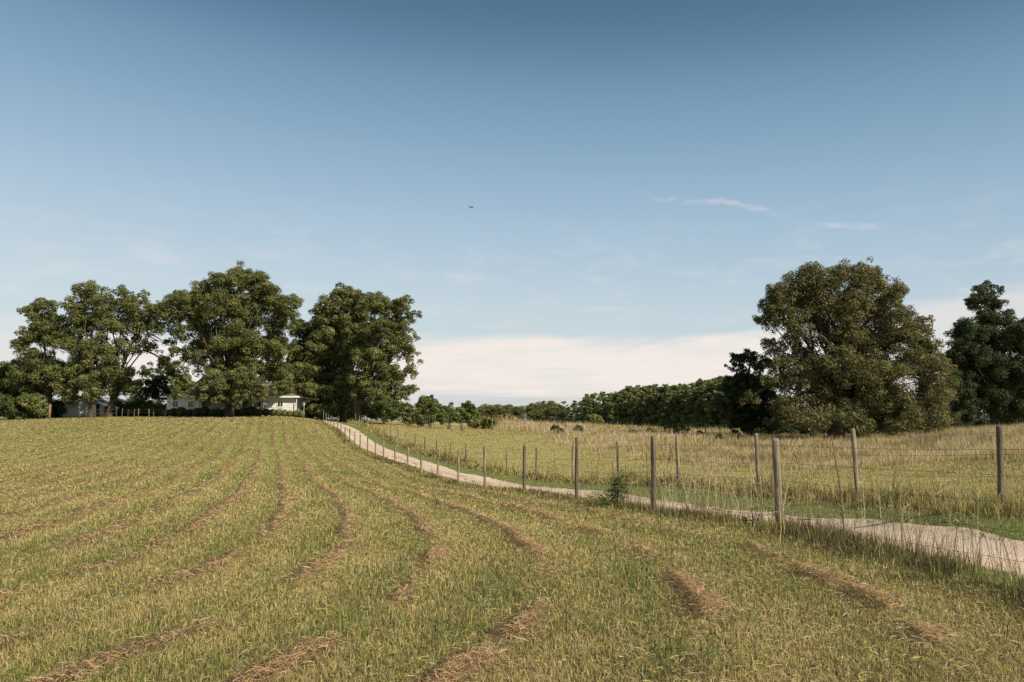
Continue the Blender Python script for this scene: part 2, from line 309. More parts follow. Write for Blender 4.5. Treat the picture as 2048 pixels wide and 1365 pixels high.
# ------------------------------------------------------------------ dirt road
def road():
    ys = np.concatenate([np.arange(-20, 40, .12), np.arange(40, 123, .3)]); ss_ = np.linspace(.58, 2.55, 25)
    Y, Sx = np.meshgrid(ys, ss_, indexing='ij'); Xc = np.interp(Y, PA[:, 1], PA[:, 0])
    for _ in range(1): pass
    k = 25; pad = np.convolve(np.pad(Xc[:, 0], k, mode='edge'), np.ones(2*k+1)/(2*k+1), 'valid'); Xc = pad[:, None]+0*Xc
    e = np.where(Sx < 1.2, (nz(Y, Y*0, .9, 61)+.6*nz(Y, Y*0, .33, 63))*.10, 0)+np.where(Sx > 2.25, (nz(Y, Y*0+7, .8, 62)+.6*nz(Y, Y*0, .3, 64))*.10, 0)
    nw_ = np.interp(Y, [8, 13], [.80, 1.]); X = Xc+(1.6+(Sx+e-1.6)*nw_)/.965
    edge = np.clip(np.minimum(Sx-.58, 2.55-Sx)/.15, 0, 1)
    rut = -.03*np.exp(-((Sx-1.0)/.24)**2)-.022*np.exp(-((Sx-2.1)/.24)**2)+.012*nz(X, Y, .5, 65)+.006*nz(X, Y, .15, 66)
    Z = height(X.ravel(), Y.ravel()).reshape(X.shape)+.004-.07*(1-edge)+rut*edge
    n1, n2 = X.shape; i = np.arange(n1-1)[:, None]; j = np.arange(n2-1)[None, :]
    f = np.stack([i*n2+j, i*n2+j+1, (i+1)*n2+j+1, (i+1)*n2+j], -1).reshape(-1, 4)
    mid = np.exp(-((Sx-1.55+.15*nz(Y, Y*0, 2, 67))/.3)**2)*np.clip(.25+nz(X, Y, 1.6, 68)+.5*nz(X, Y, .5, 69), 0, 1)*sss(Y, 24, 32)
    sand = np.array((.56, .435, .335)); grit = np.array((.45, .31, .215)); g = np.clip(.35+.7*fbm(X, Y, 1.0, 70)-.35*(np.exp(-((Sx-1.0)/.24)**2)+np.exp(-((Sx-2.1)/.24)**2))+.25, 0, 1)*.65
    g = np.maximum(g, (1-edge)*.7)
    col = sand*(1-g[..., None])+grit*g[..., None]; col = col*(1-mid[..., None]*.6)+np.array((.22, .20, .09))*mid[..., None]*.6
    me = mesh_np('dirt_road', np.stack([X, Y, Z], -1), f, 4, col.reshape(-1, 3), True)
    m = bpy.data.materials.new('sandy_gravel'); m.use_nodes = True; n = m.node_tree.nodes; l = m.node_tree.links; bs = n['Principled BSDF']
    bs.inputs['Roughness'].default_value = .95; bs.inputs['Specular IOR Level'].default_value = .15
    ca = n.new('ShaderNodeAttribute'); ca.attribute_name = 'tone'; tc = n.new('ShaderNodeTexCoord')
    t = n.new('ShaderNodeTexNoise'); t.inputs['Scale'].default_value = 28; t.inputs['Detail'].default_value = 8; t.inputs['Roughness'].default_value = .75; l.new(tc.outputs['Object'], t.inputs['Vector'])
    v = n.new('ShaderNodeTexVoronoi'); v.inputs['Scale'].default_value = 35; l.new(tc.outputs['Object'], v.inputs['Vector'])
    mr = n.new('ShaderNodeMapRange'); mr.inputs[1].default_value = .3; mr.inputs[2].default_value = .7; mr.inputs[3].default_value = .82; mr.inputs[4].default_value = 1.1; l.new(t.outputs[0], mr.inputs[0])
    mx = n.new('ShaderNodeVectorMath'); mx.operation = 'SCALE'; l.new(ca.outputs['Color'], mx.inputs[0]); l.new(mr.outputs[0], mx.inputs['Scale']); l.new(mx.outputs[0], bs.inputs['Base Color'])
    ad = n.new('ShaderNodeMath'); l.new(t.outputs[0], ad.inputs[0]); l.new(v.outputs[0], ad.inputs[1])
    bp = n.new('ShaderNodeBump'); bp.inputs['Strength'].default_value = .35; bp.inputs['Distance'].default_value = .01; l.new(ad.outputs[0], bp.inputs['Height']); l.new(bp.outputs[0], bs.inputs['Normal'])
    tag(link('dirt_road', me, m), 'pale sandy dirt road running between two post and wire fences up to the trees', 'road', kind='structure')
road()
def gravel():
    r_ = np.random.default_rng(77); n = 3200; y = 6.5*(34/6.5)**r_.random(n); a = .58+1.95*r_.beta(.7, .7, n); k = r_.random(n) < .25; a[k] = r_.uniform(1.2, 1.9, k.sum()); x = np.interp(y, PA[:, 1], PA[:, 0])+a/.965
    z = height(x, y)+.002; s = r_.uniform(.003, .011, n)*(1+y/30); o = np.array([(1,0,0),(0,1,0),(-1,0,0),(0,-1,0),(0,0,.8),(0,0,-.6)]); V = np.stack([x, y, z], 1)[:, None]+o*s[:, None, None]*r_.uniform(.6, 1.3, (n, 6, 1))
    f = np.array([(0,1,4),(1,2,4),(2,3,4),(3,0,4),(1,0,5),(2,1,5),(3,2,5),(0,3,5)]); Fc = (np.arange(n)[:, None, None]*6+f).reshape(-1, 3); c = np.array([(.48,.38,.30),(.36,.28,.22),(.58,.47,.37),(.30,.21,.15)])[r_.integers(0, 4, n)]
    m = bpy.data.materials.new('stone'); m.use_nodes = True; at_ = m.node_tree.nodes.new('ShaderNodeAttribute'); at_.attribute_name = 'tone'; m.node_tree.links.new(at_.outputs['Color'], m.node_tree.nodes['Principled BSDF'].inputs['Base Color']); m.node_tree.nodes['Principled BSDF'].inputs['Roughness'].default_value = .9
    tag(link('gravel', mesh_np('gravel', V.reshape(-1, 3), Fc, 3, np.repeat(c, 6, 0)), m), 'loose gravel scattered along the edges and crown of the dirt road', 'gravel', kind='stuff')
gravel()
# ------------------------------------------------------------------ grass
rg = np.random.default_rng(7)
def scatter(n, dmin, dmax, half=.70, p=1.0):
    """points in front of the camera, even in log distance (screen-even)"""
    u = rg.random(n)
    if p == 1.0: D = dmin*(dmax/dmin)**u
    else: e = 1-p; D = (dmin**e+u*(dmax**e-dmin**e))**(1/e)
    return D*rg.uniform(-half, half, n), D
def blades(name, x, y, h, w, lean, col, mat, label, cat, tipcol=None, flat=None, zoff=None, seg=2):
    n = len(x); z = height(x, y)+(zoff if zoff is not None else 0)
    a, b, _ = zones(x, y); z = z+.03*fbm(x, y, 2.5, 5)+.035*row_mask(x, y)-.012
    th = rg.uniform(0, 2*math.pi, n); ld = rg.uniform(0, 2*math.pi, n)
    base = np.stack([x, y, z], 1); side = np.stack([np.cos(th), np.sin(th), np.zeros(n)], 1)*w[:, None]*.5
    ld3 = np.stack([np.cos(ld), np.sin(ld), np.zeros(n)], 1); up = np.array((0, 0, 1.))
    L = lean[:, None]; hh = h[:, None]
    m1 = base+hh*.55*(up*np.cos(L*.6)+ld3*np.sin(L*.6)); tp = m1+hh*.5*(up*np.cos(L*1.5)+ld3*np.sin(L*1.5))
    if seg == 2:
        V = np.stack([base-side, base+side, m1+side*.85, m1-side*.85, tp+side*.12, tp-side*.12], 1)
        k = np.arange(n)[:, None]*6; f = np.concatenate([k+np.array([0, 1, 2, 3]), k+np.array([3, 2, 4, 5])], 0)
        nv = 6; wt = np.array([0, 0, .6, .6, 1, 1])
    else:
        V = np.stack([base-side, base+side, tp+side*.25, tp-side*.25], 1); f = np.arange(n)[:, None]*4+np.arange(4); nv = 4; wt = np.array([0, 0, 1, 1])
    tc = col if tipcol is None else tipcol
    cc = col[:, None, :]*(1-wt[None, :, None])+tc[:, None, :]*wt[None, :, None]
    me = mesh_np(name, V.reshape(-1, 3), f, 4, cc.reshape(-1, 3))
    return tag(link(name, me, mat), label, cat, kind='stuff')
def pick(n, cols, wts_, jit=.18):
    wts_ = np.asarray(wts_, float)
    if wts_.ndim == 1: wts_ = np.tile(wts_, (n, 1))
    c = np.cumsum(wts_/wts_.sum(1, keepdims=True), 1); i = (rg.random(n)[:, None] > c).sum(1).clip(0, len(cols)-1)
    return np.array(cols)[i]*rg.uniform(1-jit, 1+jit, (n, 1))*rg.uniform(.94, 1.06, (n, 3))
def px_size(y): return y/796.5
def mown():
    x, y = scatter(1450000, 3.4, 112, .80, 1.3); a, b, tall = zones(x, y)
    keep = (a < -.25) & (y < 103+3*nz(x, y, 5, 80)); x, y, a = x[keep], y[keep], a[keep]
    n = len(x); rm = row_mask(x, y); g = fbm(x, y, 2.6, 81); g2 = nz(x, y, .45, 82); g3 = fbm(x, y, 14, 83)
    ph = row_phase(x, y); lane = np.cos(2*math.pi*(ph-.25))          # one side of each row greener and darker, its shade put into the colour
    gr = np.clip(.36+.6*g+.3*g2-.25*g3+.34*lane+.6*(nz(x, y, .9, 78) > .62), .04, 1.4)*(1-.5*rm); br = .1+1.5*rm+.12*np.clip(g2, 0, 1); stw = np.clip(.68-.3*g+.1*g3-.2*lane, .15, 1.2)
    col = pick(n, [GREEN, STRAW, BROWN, np.array((.22, .23, .055)), PALE*.9, BROWN*.45], np.stack([gr*.55, stw, br, gr*.6, .12*np.ones(n), .16+.25*rm+.15*(nz(x, y, .28, 79) > .35)], 1), .32)
    h = rg.uniform(.025, .08, n)*(1+.3*g)*(1-.4*rm); h = np.maximum(h, px_size(y)*.9); w = np.maximum(rg.uniform(.003, .0075, n), px_size(y)*rg.uniform(.45, .95, n))
    lean = np.abs(rg.normal(.7, .5, n))+rm*.5
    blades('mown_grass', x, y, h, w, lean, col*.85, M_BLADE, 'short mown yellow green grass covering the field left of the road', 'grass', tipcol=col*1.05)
    # longer coarse tufts that the mower missed
    x, y = scatter(26000, 3.7, 40, .72, 1.1); a, b, _ = zones(x, y); keep = (a < -.4) & (nz(x, y, .55, 84)+.5*nz(x, y, 3, 85) > .62); x, y = x[keep], y[keep]; n = len(x)
    col = pick(n, [GREEN*.75, np.array((.15, .21, .05)), STRAW], [.5, .35, .15], .2)
    blades('grass_tufts', x, y, rg.uniform(.1, .2, n), np.maximum(rg.uniform(.005, .009, n), px_size(y)*.7), np.abs(rg.normal(.35, .25, n)), col, M_BLADE, 'scattered longer dark green grass tufts in the mown field', 'grass')
def hay():
    """dry clippings lying in rows"""
    x, y = scatter(1050000, 3.4, 108, .80, 1.2); a, b, _ = zones(x, y); rm = row_mask(x, y); rb = rowB_mask(x, y)*.8*(1-zones(x, y)[2])
    pr = np.where(a < -.5, rm**1.3+.10*sss(y, 30, 12), np.where(b > .6, rb**1.6*.5, 0))
    keep = rg.random(len(x)) < pr; x, y, rm = x[keep], y[keep], rm[keep]; n = len(x)
    L = np.maximum(rg.uniform(.03, .10, n), px_size(y)*1.6); w = np.maximum(rg.uniform(.0015, .0035, n), px_size(y)*.35)
    z = height(x, y)+.03*fbm(x, y, 2.5, 5)+.035*row_mask(x, y)+rg.uniform(.0, .055, n)*np.clip(rm+.6, 0, 1)+.012
    th = rg.uniform(0, 2*math.pi, n); tilt = rg.normal(0, .3, n); d = np.stack([np.cos(th)*np.cos(tilt), np.sin(th)*np.cos(tilt), np.sin(tilt)], 1)*L[:, None]*.5
    s = np.stack([-np.sin(th), np.cos(th), rg.normal(0, .5, n)], 1)*w[:, None]*.5; c = np.stack([x, y, z], 1)
    bow = np.array((0, 0, 1.))*L[:, None]*.08
    V = np.stack([c-d-s, c-d+s, c+s+bow, c-s+bow, c+d+s*.5, c+d-s*.5], 1); k = np.arange(n)[:, None]*6
    f = np.concatenate([k+np.array([0, 1, 2, 3]), k+np.array([3, 2, 4, 5])], 0)
    col = pick(n, [np.array((.52, .335, .19)), BROWN*1.1, BROWN*.6, np.array((.60, .44, .26)), STRAW], [.42, .24, .12, .14, .08], .3)
    ph = row_phase(x, y); sg = ph-np.round(ph); dkk = (sg > .03) & (rm > .3) & (rg.random(n) < .75); col[dkk] = pick(int(dkk.sum()), [BROWN*.35, BROWN*.6, GREEN*.5], [.4, .35, .25])  # shadow side of each row painted in with darker clippings
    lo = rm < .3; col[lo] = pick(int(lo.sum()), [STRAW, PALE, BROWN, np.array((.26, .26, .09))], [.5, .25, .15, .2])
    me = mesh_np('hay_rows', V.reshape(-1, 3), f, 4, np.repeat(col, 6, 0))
    tag(link('hay_rows', me, M_DRY), 'reddish brown dry grass clippings lying in curving rows across the field', 'hay', kind='stuff')
def verge():
    x, y = scatter(330000, 4, 125, .72, 1.2); a, b, _ = zones(x, y)
    keep = ((a > 2.3+.12*nz(x, y, .35, 87)) & (b < -.2)) | ((a > .2) & (a < .68+.12*nz(x, y, .35, 86)) & (rg.random(len(x)) < .8)); keep |= (np.abs(a-1.55) < .3) & (y > 26) & (nz(x, y, 1.6, 68)+.5*nz(x, y, .5, 69)+rg.uniform(-.3, .3, len(x)) > .35) & (rg.random(len(x)) < .25)
    x, y, a = x[keep], y[keep], a[keep]; n = len(x); g = np.clip(.5+.6*fbm(x, y, 1.5, 90), 0, 1)
    col = pick(n, [VERGE*1.05, np.array((.23, .25, .075)), STRAW*.9], np.stack([.5+0*g, .5*g, .12+.3*(1-g)], 1))
    h = rg.uniform(.02, .065, n); h = np.maximum(h, px_size(y)*.7); w = np.maximum(rg.uniform(.004, .009, n), px_size(y)*rg.uniform(.45, .9, n))
    blades('verge_grass', x, y, h, w, np.abs(rg.normal(.5, .35, n)), col, M_BLADE, 'short bright green grass on the verge along the far side of the road', 'grass')
def pasture():
    x, y = scatter(750000, 8, 112, .72, 1.15); a, b, tall = zones(x, y)
    keep = (b > .15) & (rg.random(len(x)) > tall); x, y, b = x[keep], y[keep], b[keep]; n = len(x); rb = rowB_mask(x, y)*sss(y, 25, 40); g = fbm(x, y, 2.2, 91); g2 = fbm(x, y, 10, 92)
    gr = np.clip(.42+.5*g-.2*g2, .08, 1)*(1-.6*rb); col = pick(n, [GREEN*.9, STRAW*.9, BROWN*1.1, YGREEN*.85, PALE], np.stack([gr*.7, .55-.25*g, (.16+1.6*rb), gr*.25, .16+0*g], 1))
    h = rg.uniform(.03, .085, n)*(1+.5*g+.5*(nz(x, y, .6, 89) > .45))*(1-.4*rb); h = np.maximum(h, px_size(y)*.8); w = np.maximum(rg.uniform(.004, .007, n), px_size(y)*rg.uniform(.35, .7, n))
    blades('pasture_grass', x, y, h, w, np.abs(rg.normal(.4, .3, n)), col*.9, M_BLADE, 'patchy straw and green pasture grass beyond the right hand roadside fence', 'grass', tipcol=col*1.05)
    x, y = scatter(1100000, 15, 150, .75, .9); a, b, tall = zones(x, y); keep = (rg.random(len(x)) < tall*(.55+.45*nz(x, y, 1.2, 93))) & (b > .5); x, y, b = x[keep], y[keep], b[keep]; n = len(x)
    g = fbm(x, y, 7, 94); g2 = fbm(x, y, 2, 95); ang = x/y
    yg = np.clip(.05+.6*g+.5*sss(y, 60, 85)*sss(ang, .08, .13)-.9*sss(y, 80, 95)*sss(ang, .1, .06), .03, 1.5)
    col = pick(n, [STRAW*.98, PALE*1.15, YGREEN*.85, GREEN*.85, BROWN*1.0], np.stack([.5+0*g, np.clip(.5-.5*g+4.5*sss(y, 78, 84)*sss(y, 104, 98)*sss(ang, .105, .08)*sss(ang, -.035, -.02)+2.2*sss(y, 62, 66)*sss(y, 80, 76)*sss(ang, .14, .16)*sss(ang, .24, .21)+.5*sss(-g2, .2, .5), .05, 2), yg*.7, .12+.15*yg, .14+.25*(g2 > .25)], 1))
    dk = (fbm(x, y, 1.6, 76)+.3*nz(x, y, 9, 75) > .38); col = col*np.array((.97, .97, 1.08))*(1-.28*np.clip(fbm(x, y, 3.2, 74), 0, 1))[:, None]; col[dk] = pick(int(dk.sum()), [np.array((.17, .115, .07)), DARKW*1.3, STRAW*.8], [.5, .3, .3])
    h = rg.uniform(.15, .5, n)*(1+.5*g2+.3*nz(x, y, .8, 88)+.25*dk)*np.interp(y, [18, 35, 60], [.6, .8, 1.05])*(1+.25*sss(ang, .3, .6))*(1+.9*sss(y, 78, 88)*sss(y, 112, 104)*sss(ang, .12, .08)+1.3*sss(y, 108, 120)); w = np.maximum(rg.uniform(.003, .007, n), px_size(y)*rg.uniform(.18, .42, n))
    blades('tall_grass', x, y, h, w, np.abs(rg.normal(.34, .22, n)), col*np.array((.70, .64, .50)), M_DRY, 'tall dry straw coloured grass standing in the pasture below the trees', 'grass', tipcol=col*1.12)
def weeds():
    n0 = 190000; u = rg.random(n0); y = 5*(108/5)**u
    for nm, Pl, lo, hi, lab in (('fence_line_weeds', PA, -.28, .22, 'brownish weeds and seed heads growing thick along the near roadside fence'), ('fence_bank_weeds', PB, -.45, .25, 'dry brown and green weeds in a strip under the right hand roadside fence')):
        s = rg.normal(0, 1, n0)*(np.interp(y, [7, 10], [.36, .20]) if Pl is PA else .30)-(np.interp(y, [7, 10], [.25, 0]) if Pl is PA else 0)+(.1 if Pl is PB else -.06); x = np.interp(y, Pl[:, 1], Pl[:, 0])+s
        dens = np.clip(.55+.55*nz(x, y, 1.4, 96)+.35*nz(x, y, .5, 97), .06, 1)
        if Pl is PA: dens *= np.clip(.75-.25*sss(y, 12, 30), 0, 1)
        keep = rg.random(n0) < dens; xx, yy, ss_ = x[keep], y[keep], s[keep]; n = len(xx); g = nz(xx, yy, 2.2, 98)
        dark = np.clip(.5+.4*g+.5*(yy < 10), .1, 1.2) if Pl is PA else np.clip(.12+.4*g, .04, 1)
        col = pick(n, [DARKW*.8, BROWN*.75, (STRAW if Pl is PA else STRAW*.95), GREEN*.7, np.array((.12, .17, .04))], np.stack([dark*1.0, .5*dark+.1, np.clip(.22+.5*(1-dark), .05, 1), .14+0*g, .10+.15*(g < -.2)], 1))
        hh = np.abs(rg.normal(.075 if Pl is PA else .14, .055, n))*np.interp(yy, [7, 10, 14, 22, 40], [1.3, .9, .6, .6, .8] if Pl is PA else [.65, .7, .8, .9, 1.0])*(1+1.2*(rg.random(n) < .05))*np.clip(1.15-np.abs(ss_)*.9, .35, 1.2)*(1+.35*nz(xx, yy, .8, 99)+.15*g)*(1.25 if Pl is PB else 1.)+.03
        blades(nm, xx, yy, hh, np.maximum(rg.uniform(.0025, .007, n), px_size(yy)*rg.uniform(.3, .7, n)), np.abs(rg.normal(.35, .3, n)), col, M_DRY, lab, 'weeds')
    # airy seed heads on thin stems along the near fence: stem + small dark head
    nS = 900; y = rg.uniform(5.5, 19, nS)**1.0; x = np.interp(y, PA[:, 1], PA[:, 0])+rg.normal(.1, .28, nS); z = height(x, y); mbs = []; V = []; f = []; cc = []
    for i in range(nS):
        h = rg.uniform(.28, .62); th = rg.uniform(0, 6.28); ln = rg.uniform(.05, .35); d = np.array((math.cos(th), math.sin(th), 0)); b = np.array((x[i], y[i], z[i])); t = b+np.array((0, 0, h))+d*ln*h
        m_ = (b+t)/2+np.array((0, 0, .04)); q = rg.uniform(0, 6.28); s = np.array((math.cos(q), math.sin(q), 0))*.0022
        k = len(V); V += [b-s, b+s, m_+s, m_-s, t+s*.7, t-s*.7]; f += [(k, k+1, k+2, k+3), (k+3, k+2, k+4, k+5)]; c = (.14, .11, .06) if rg.random() < .6 else (.35, .28, .15); cc += [c]*6
        hd = (d+np.array((0, 0, rg.uniform(-.3, .8)))); hd /= np.linalg.norm(hd); sv = np.array((-hd[1], hd[0], .3))*.006; k = len(V); e = t+hd*rg.uniform(.025, .05)
        V += [t, (t+e)/2+sv, e, (t+e)/2-sv]; f += [(k, k+1, k+2, k+3)]; cc += [(.08, .06, .045)]*4
    me = mesh_np('seed_heads', np.array(V), np.array(f), 4, np.array(cc)); tag(link('seed_heads', me, M_DRY), 'thin wiry stems with small dark seed heads rising in front of the road', 'weeds', kind='stuff')
    # long pale stalks
    V = []; f = []; cc = []
    spots = [(rg.uniform(1330, 1720), rg.uniform(10, 14.2), rg.uniform(.45, 1.15)) for _ in range(70)]+[(rg.uniform(1700, 2040), rg.uniform(7, 10), rg.uniform(.3, .9)) for _ in range(26)]+[(rg.uniform(1060, 1500), rg.uniform(18, 24), rg.uniform(.5, 1.)) for _ in range(30)]
    spots = [(None, yy, hh) for _, yy, hh in spots]
    for _, yy, hh in spots:
        right = yy > 16
        xx = np.interp(yy, PA[:, 1], PA[:, 0])+(rg.normal(.15, .3) if not right else 0)
        if right: xx = np.interp(yy, PB[:, 1], PB[:, 0])+rg.normal(0, .3)
        b = np.array((xx, yy, H(xx, yy))); th = rg.uniform(0, 6.28); ln = abs(rg.normal(0, .2)); d = np.array((math.cos(th), math.sin(th), 0)); q = rg.uniform(0, 6.28)
        w = rg.uniform(.0025, .005); pr = None
        for j in range(6):
            u = j/5; p = b+np.array((0, 0, hh*u*(1-.1*u*ln)))+d*ln*hh*u*u*1.5; s = np.array((math.cos(q), math.sin(q), 0))*w*(1-.5*u)+0*b
            k = len(V); V += [p-s, p+s]; c = np.array((.56, .46, .28))*rg.uniform(.8, 1.1); cc += [c, c]
            if j: f.append((k-2, k-1, k+1, k))
        for j in range(5):
            u = rg.uniform(.3, .95); p = b+np.array((0, 0, hh*u))+d*ln*hh*u*u*1.5; q2 = rg.uniform(0, 6.28); e = p+np.array((math.cos(q2)*.08, math.sin(q2)*.08, rg.uniform(.0, .12))); s = np.array((0, 0, .004)); k = len(V)
            V += [p, (p+e)/2+s, e, (p+e)/2-s]; f.append((k, k+1, k+2, k+3)); cc += [c]*4
    me = mesh_np('dry_stalks', np.array(V), np.array(f), 4, np.array(cc)); tag(link('dry_stalks', me, M_DRY), 'tall pale dry stalks standing above the weeds between the fence posts', 'dry stalks', kind='stuff')
mown(); hay(); verge(); pasture(); weeds()
# ------------------------------------------------------------------ trees
def unit(n, g):
    v = g.normal(size=(n, 3)); return v/np.linalg.norm(v, axis=1, keepdims=True)
def leaf_cloud(centres, radii, nleaf, size, cols, wts_, g, flat=.85, updens=.25, elong=1.5, shell=.5):
    """leaf quads round clump centres; returns verts, colours"""
    k = len(centres); cnt = np.maximum((nleaf*radii**2/np.sum(radii**2)).astype(int), 3); idx = np.repeat(np.arange(k), cnt); n = len(idx)
    d = unit(n, g); d[:, 2] = np.abs(d[:, 2])*np.where(g.random(n) < .5+updens, 1, -1)
    r = radii[idx]*(shell+(1-shell)*g.random(n)**.6)*(1+.12*g.normal(size=n)); p = centres[idx]+d*r[:, None]*np.array((1, 1, flat))
    nrm = d*.95+unit(n, g)*.65+np.array((0, 0, .3)); nrm /= np.linalg.norm(nrm, axis=1, keepdims=True)
    t = np.cross(nrm, unit(n, g)); t /= np.linalg.norm(t, axis=1, keepdims=True)+1e-9; b = np.cross(nrm, t)
    s = size*g.uniform(.6, 1.35, n)[:, None]
    t = t*s*elong*.5; b = b*s*.5; dr = nrm*s*.12
    V = np.stack([p-t, p-b*.9+dr, p+t, p+b*.9+dr], 1)
    cs = np.array(cols); ctone = g.choice(len(cs), size=k, p=np.array(wts_)/sum(wts_)); pick_clump = g.random(n) < .75
    ci = np.where(pick_clump, ctone[idx], g.choice(len(cs), size=n, p=np.array(wts_)/sum(wts_)))
    c = cs[ci]*g.uniform(.84, 1.16, (n, 1))
    return V, np.repeat(c, 4, 0)
def limb(mb, p0, p1, r0, r1, g, wob=.08, n=7, sag=0):
    p0 = np.array(p0, float); p1 = np.array(p1, float); L = np.linalg.norm(p1-p0); off = g.normal(size=3)*L*wob; pts = []; rs = []
    for i in range(n):
        u = i/(n-1); pts.append(p0*(1-u)+p1*u+off*math.sin(math.pi*u)+g.normal(size=3)*L*wob*.15*(0 < i < n-1)+np.array((0, 0, sag*L*math.sin(math.pi*u)))); rs.append(r0*(1-u)**.8+r1*(1-(1-u)**.8))
    mb.tube(pts, rs, 7, cap=False); return pts
PECAN = ([np.array((.115, .13, .042)), np.array((.165, .168, .06)), np.array((.075, .092, .034)), np.array((.235, .225, .09))], [.38, .28, .22, .12])
OAK = ([np.array((.112, .108, .042)), np.array((.155, .143, .060)), np.array((.068, .073, .028)), np.array((.215, .195, .095))], [.36, .3, .22, .12])
DARK = ([np.array((.055, .075, .030)), np.array((.085, .10, .040)), np.array((.038, .052, .024))], [.4, .3, .3])  # dark leaves; on some trees and bushes the tone includes their shade
MID = ([np.array((.075, .10, .03)), np.array((.11, .135, .04)), np.array((.05, .07, .025))], [.4, .3, .3])
BRIGHT = ([np.array((.115, .145, .042)), np.array((.165, .185, .06)), np.array((.078, .10, .032))], [.4, .3, .3])
def big_tree(name, label, cat, base_px, D, lobes, trunk_r, seed, pal, leaf=1.15, dens=2.2, group=None, depth=.55, fork=.28, nsub=32, subr=(.18, .35), lean_px=0, sparse=1., trunk_name='trunk'):
    g = np.random.default_rng(seed); b = pt(base_px, D); xs = [l_[0] for l_ in lobes]; halfw = (max(xs)-min(xs))/2*D/F
    root = empty(name, tuple(b), label, cat, group)
    tb = MB(); topz = max(at(l_[0], l_[1], D)[2] for l_ in lobes); cz = [at(l_[0], l_[1], D)[2] for l_ in lobes]
    fk = b+np.array((lean_px*D/F, 0, (topz-b[2])*fork)); 
    flare = [b+np.array((0, 0, -.4)), b+np.array((0, 0, .15)), b+(fk-b)*.35+g.normal(size=3)*.08, b+(fk-b)*.7+g.normal(size=3)*.1, fk]
    tb.tube(flare, [trunk_r*1.8, trunk_r*1.3, trunk_r, trunk_r*.92, trunk_r*.85], 10, rough=.07, rng=g)
    CC = []; RR = []; cen = []
    both = [(l_, s_) for l_ in sorted(lobes, key=lambda q_: -q_[2]) for s_ in ((-1, 1) if len(l_) < 5 and l_[2] > 15 else (-1,))]
    for l_, s_ in both:
        px, py, rp = l_[:3]; dn = l_[3] if len(l_) > 3 else 1.
        off = s_*g.uniform(.1, 1)*depth*halfw*(1-.3*rp*D/F/max(halfw, .1)); off = l_[4] if len(l_) > 4 else off
        c = at(px, py, D+off); r = rp*(D+off)/F; cen.append((c, r, dn))
        ns = max(5, int(nsub*.8*(rp/45)**1.1*dn)); d = unit(ns, g); d[:, 2] = np.where(g.random(ns) < .65, np.abs(d[:, 2]), -np.abs(d[:, 2])*.8); rad = r*g.uniform(.3, .9, ns)
        sub = c+d*rad[:, None]*np.array((1, 1, .92)); sr = r*g.uniform(*subr, ns); CC.append(sub); RR.append(sr)
        # limb towards the lobe
        st = fk if g.random() < .65 or c[2] < fk[2]+1 else b+(fk-b)*g.uniform(.7, 1)
        if c[2] < fk[2]+1.5: st = b+(fk-b)*g.uniform(.6, .95)
        near = [c_ for c_, r_, _ in cen[:-1] if r_ > 1.25*r]
        if rp < 30 and near:
            c0 = min(near, key=lambda q_: np.linalg.norm(q_-c)); st = c0 if np.linalg.norm(c0-c) < np.linalg.norm(st-c) else st
        lr = min(trunk_r*.36, .05+.04*r)*(1 if s_ > 0 else .8); pts = limb(tb, st, c+np.array((0, 0, -.1*r)), lr, lr*.25, g, .09, sag=.05)
        for q in range(min(ns, 6) if rp >= 27 else 0):
            s0 = pts[int(g.integers(4, 7))]; limb(tb, s0, sub[q], min(.05, lr*.25), .012, g, .08, 4)
    tb.build(trunk_name, M_BARK, root, smooth=True)
    CC = np.concatenate(CC); RR = np.concatenate(RR); area = np.sum(RR**2)*math.pi/px_size(D)**2      # in render pixels
    n = int(min(260000, area*dens*2.3*sparse/leaf**2)); V, c = leaf_cloud(CC, RR, n, leaf*px_size(D), *pal, g)
    nn = len(V); me = mesh_np('crown', V.reshape(-1, 3), np.arange(nn*4).reshape(-1, 4), 4, c); link('crown', me, M_LEAF, root)
    return root
G_PEC = 'large pecan trees round the house'
big_tree('pecan_tree', 'leftmost tall tree of the group by the white outbuilding, narrow upright crown', 'tree', 97, 112,
         [(58,625,22),(45,690,26),(125,650,22),(80,632,32),(98,612,24),(72,672,36),(105,680,36),(60,718,34),(90,740,42),(45,755,36),(118,760,40),(75,790,34),(140,790,30),(100,655,34)], .32, 11, PECAN, group=G_PEC, dens=1.2)
big_tree('pecan_tree', 'open crowned tree with light trunk in front of the white outbuilding', 'tree', 182, 110,
         [(180,590,34),(150,612,30),(205,615,34),(165,645,40),(215,655,38,.8),(145,690,36,.8),(185,705,44,.8),(160,745,42),(200,760,42),(140,770,34),(185,790,30),(225,720,34,.7)], .42, 12, PECAN, group=G_PEC, dens=1.05)
big_tree('pecan_tree', 'tree leaning right over the gap with a long bare limb, right of the white outbuilding', 'tree', 216, 112,
         [(245,598,30),(265,618,30),(235,645,36,.8),(275,655,34,.8),(330,650,22,.6),(340,690,24,.4),(325,720,22,.35),(300,690,26,.5),(350,670,20,.5),(285,600,20),(300,630,30),(322,618,22),(310,660,26,.55),(255,690,34,.6),(285,700,28,.35),(240,750,34,.8),(235,785,32),(265,780,28)], .38, 13, PECAN, group=G_PEC, dens=1.0, lean_px=12)
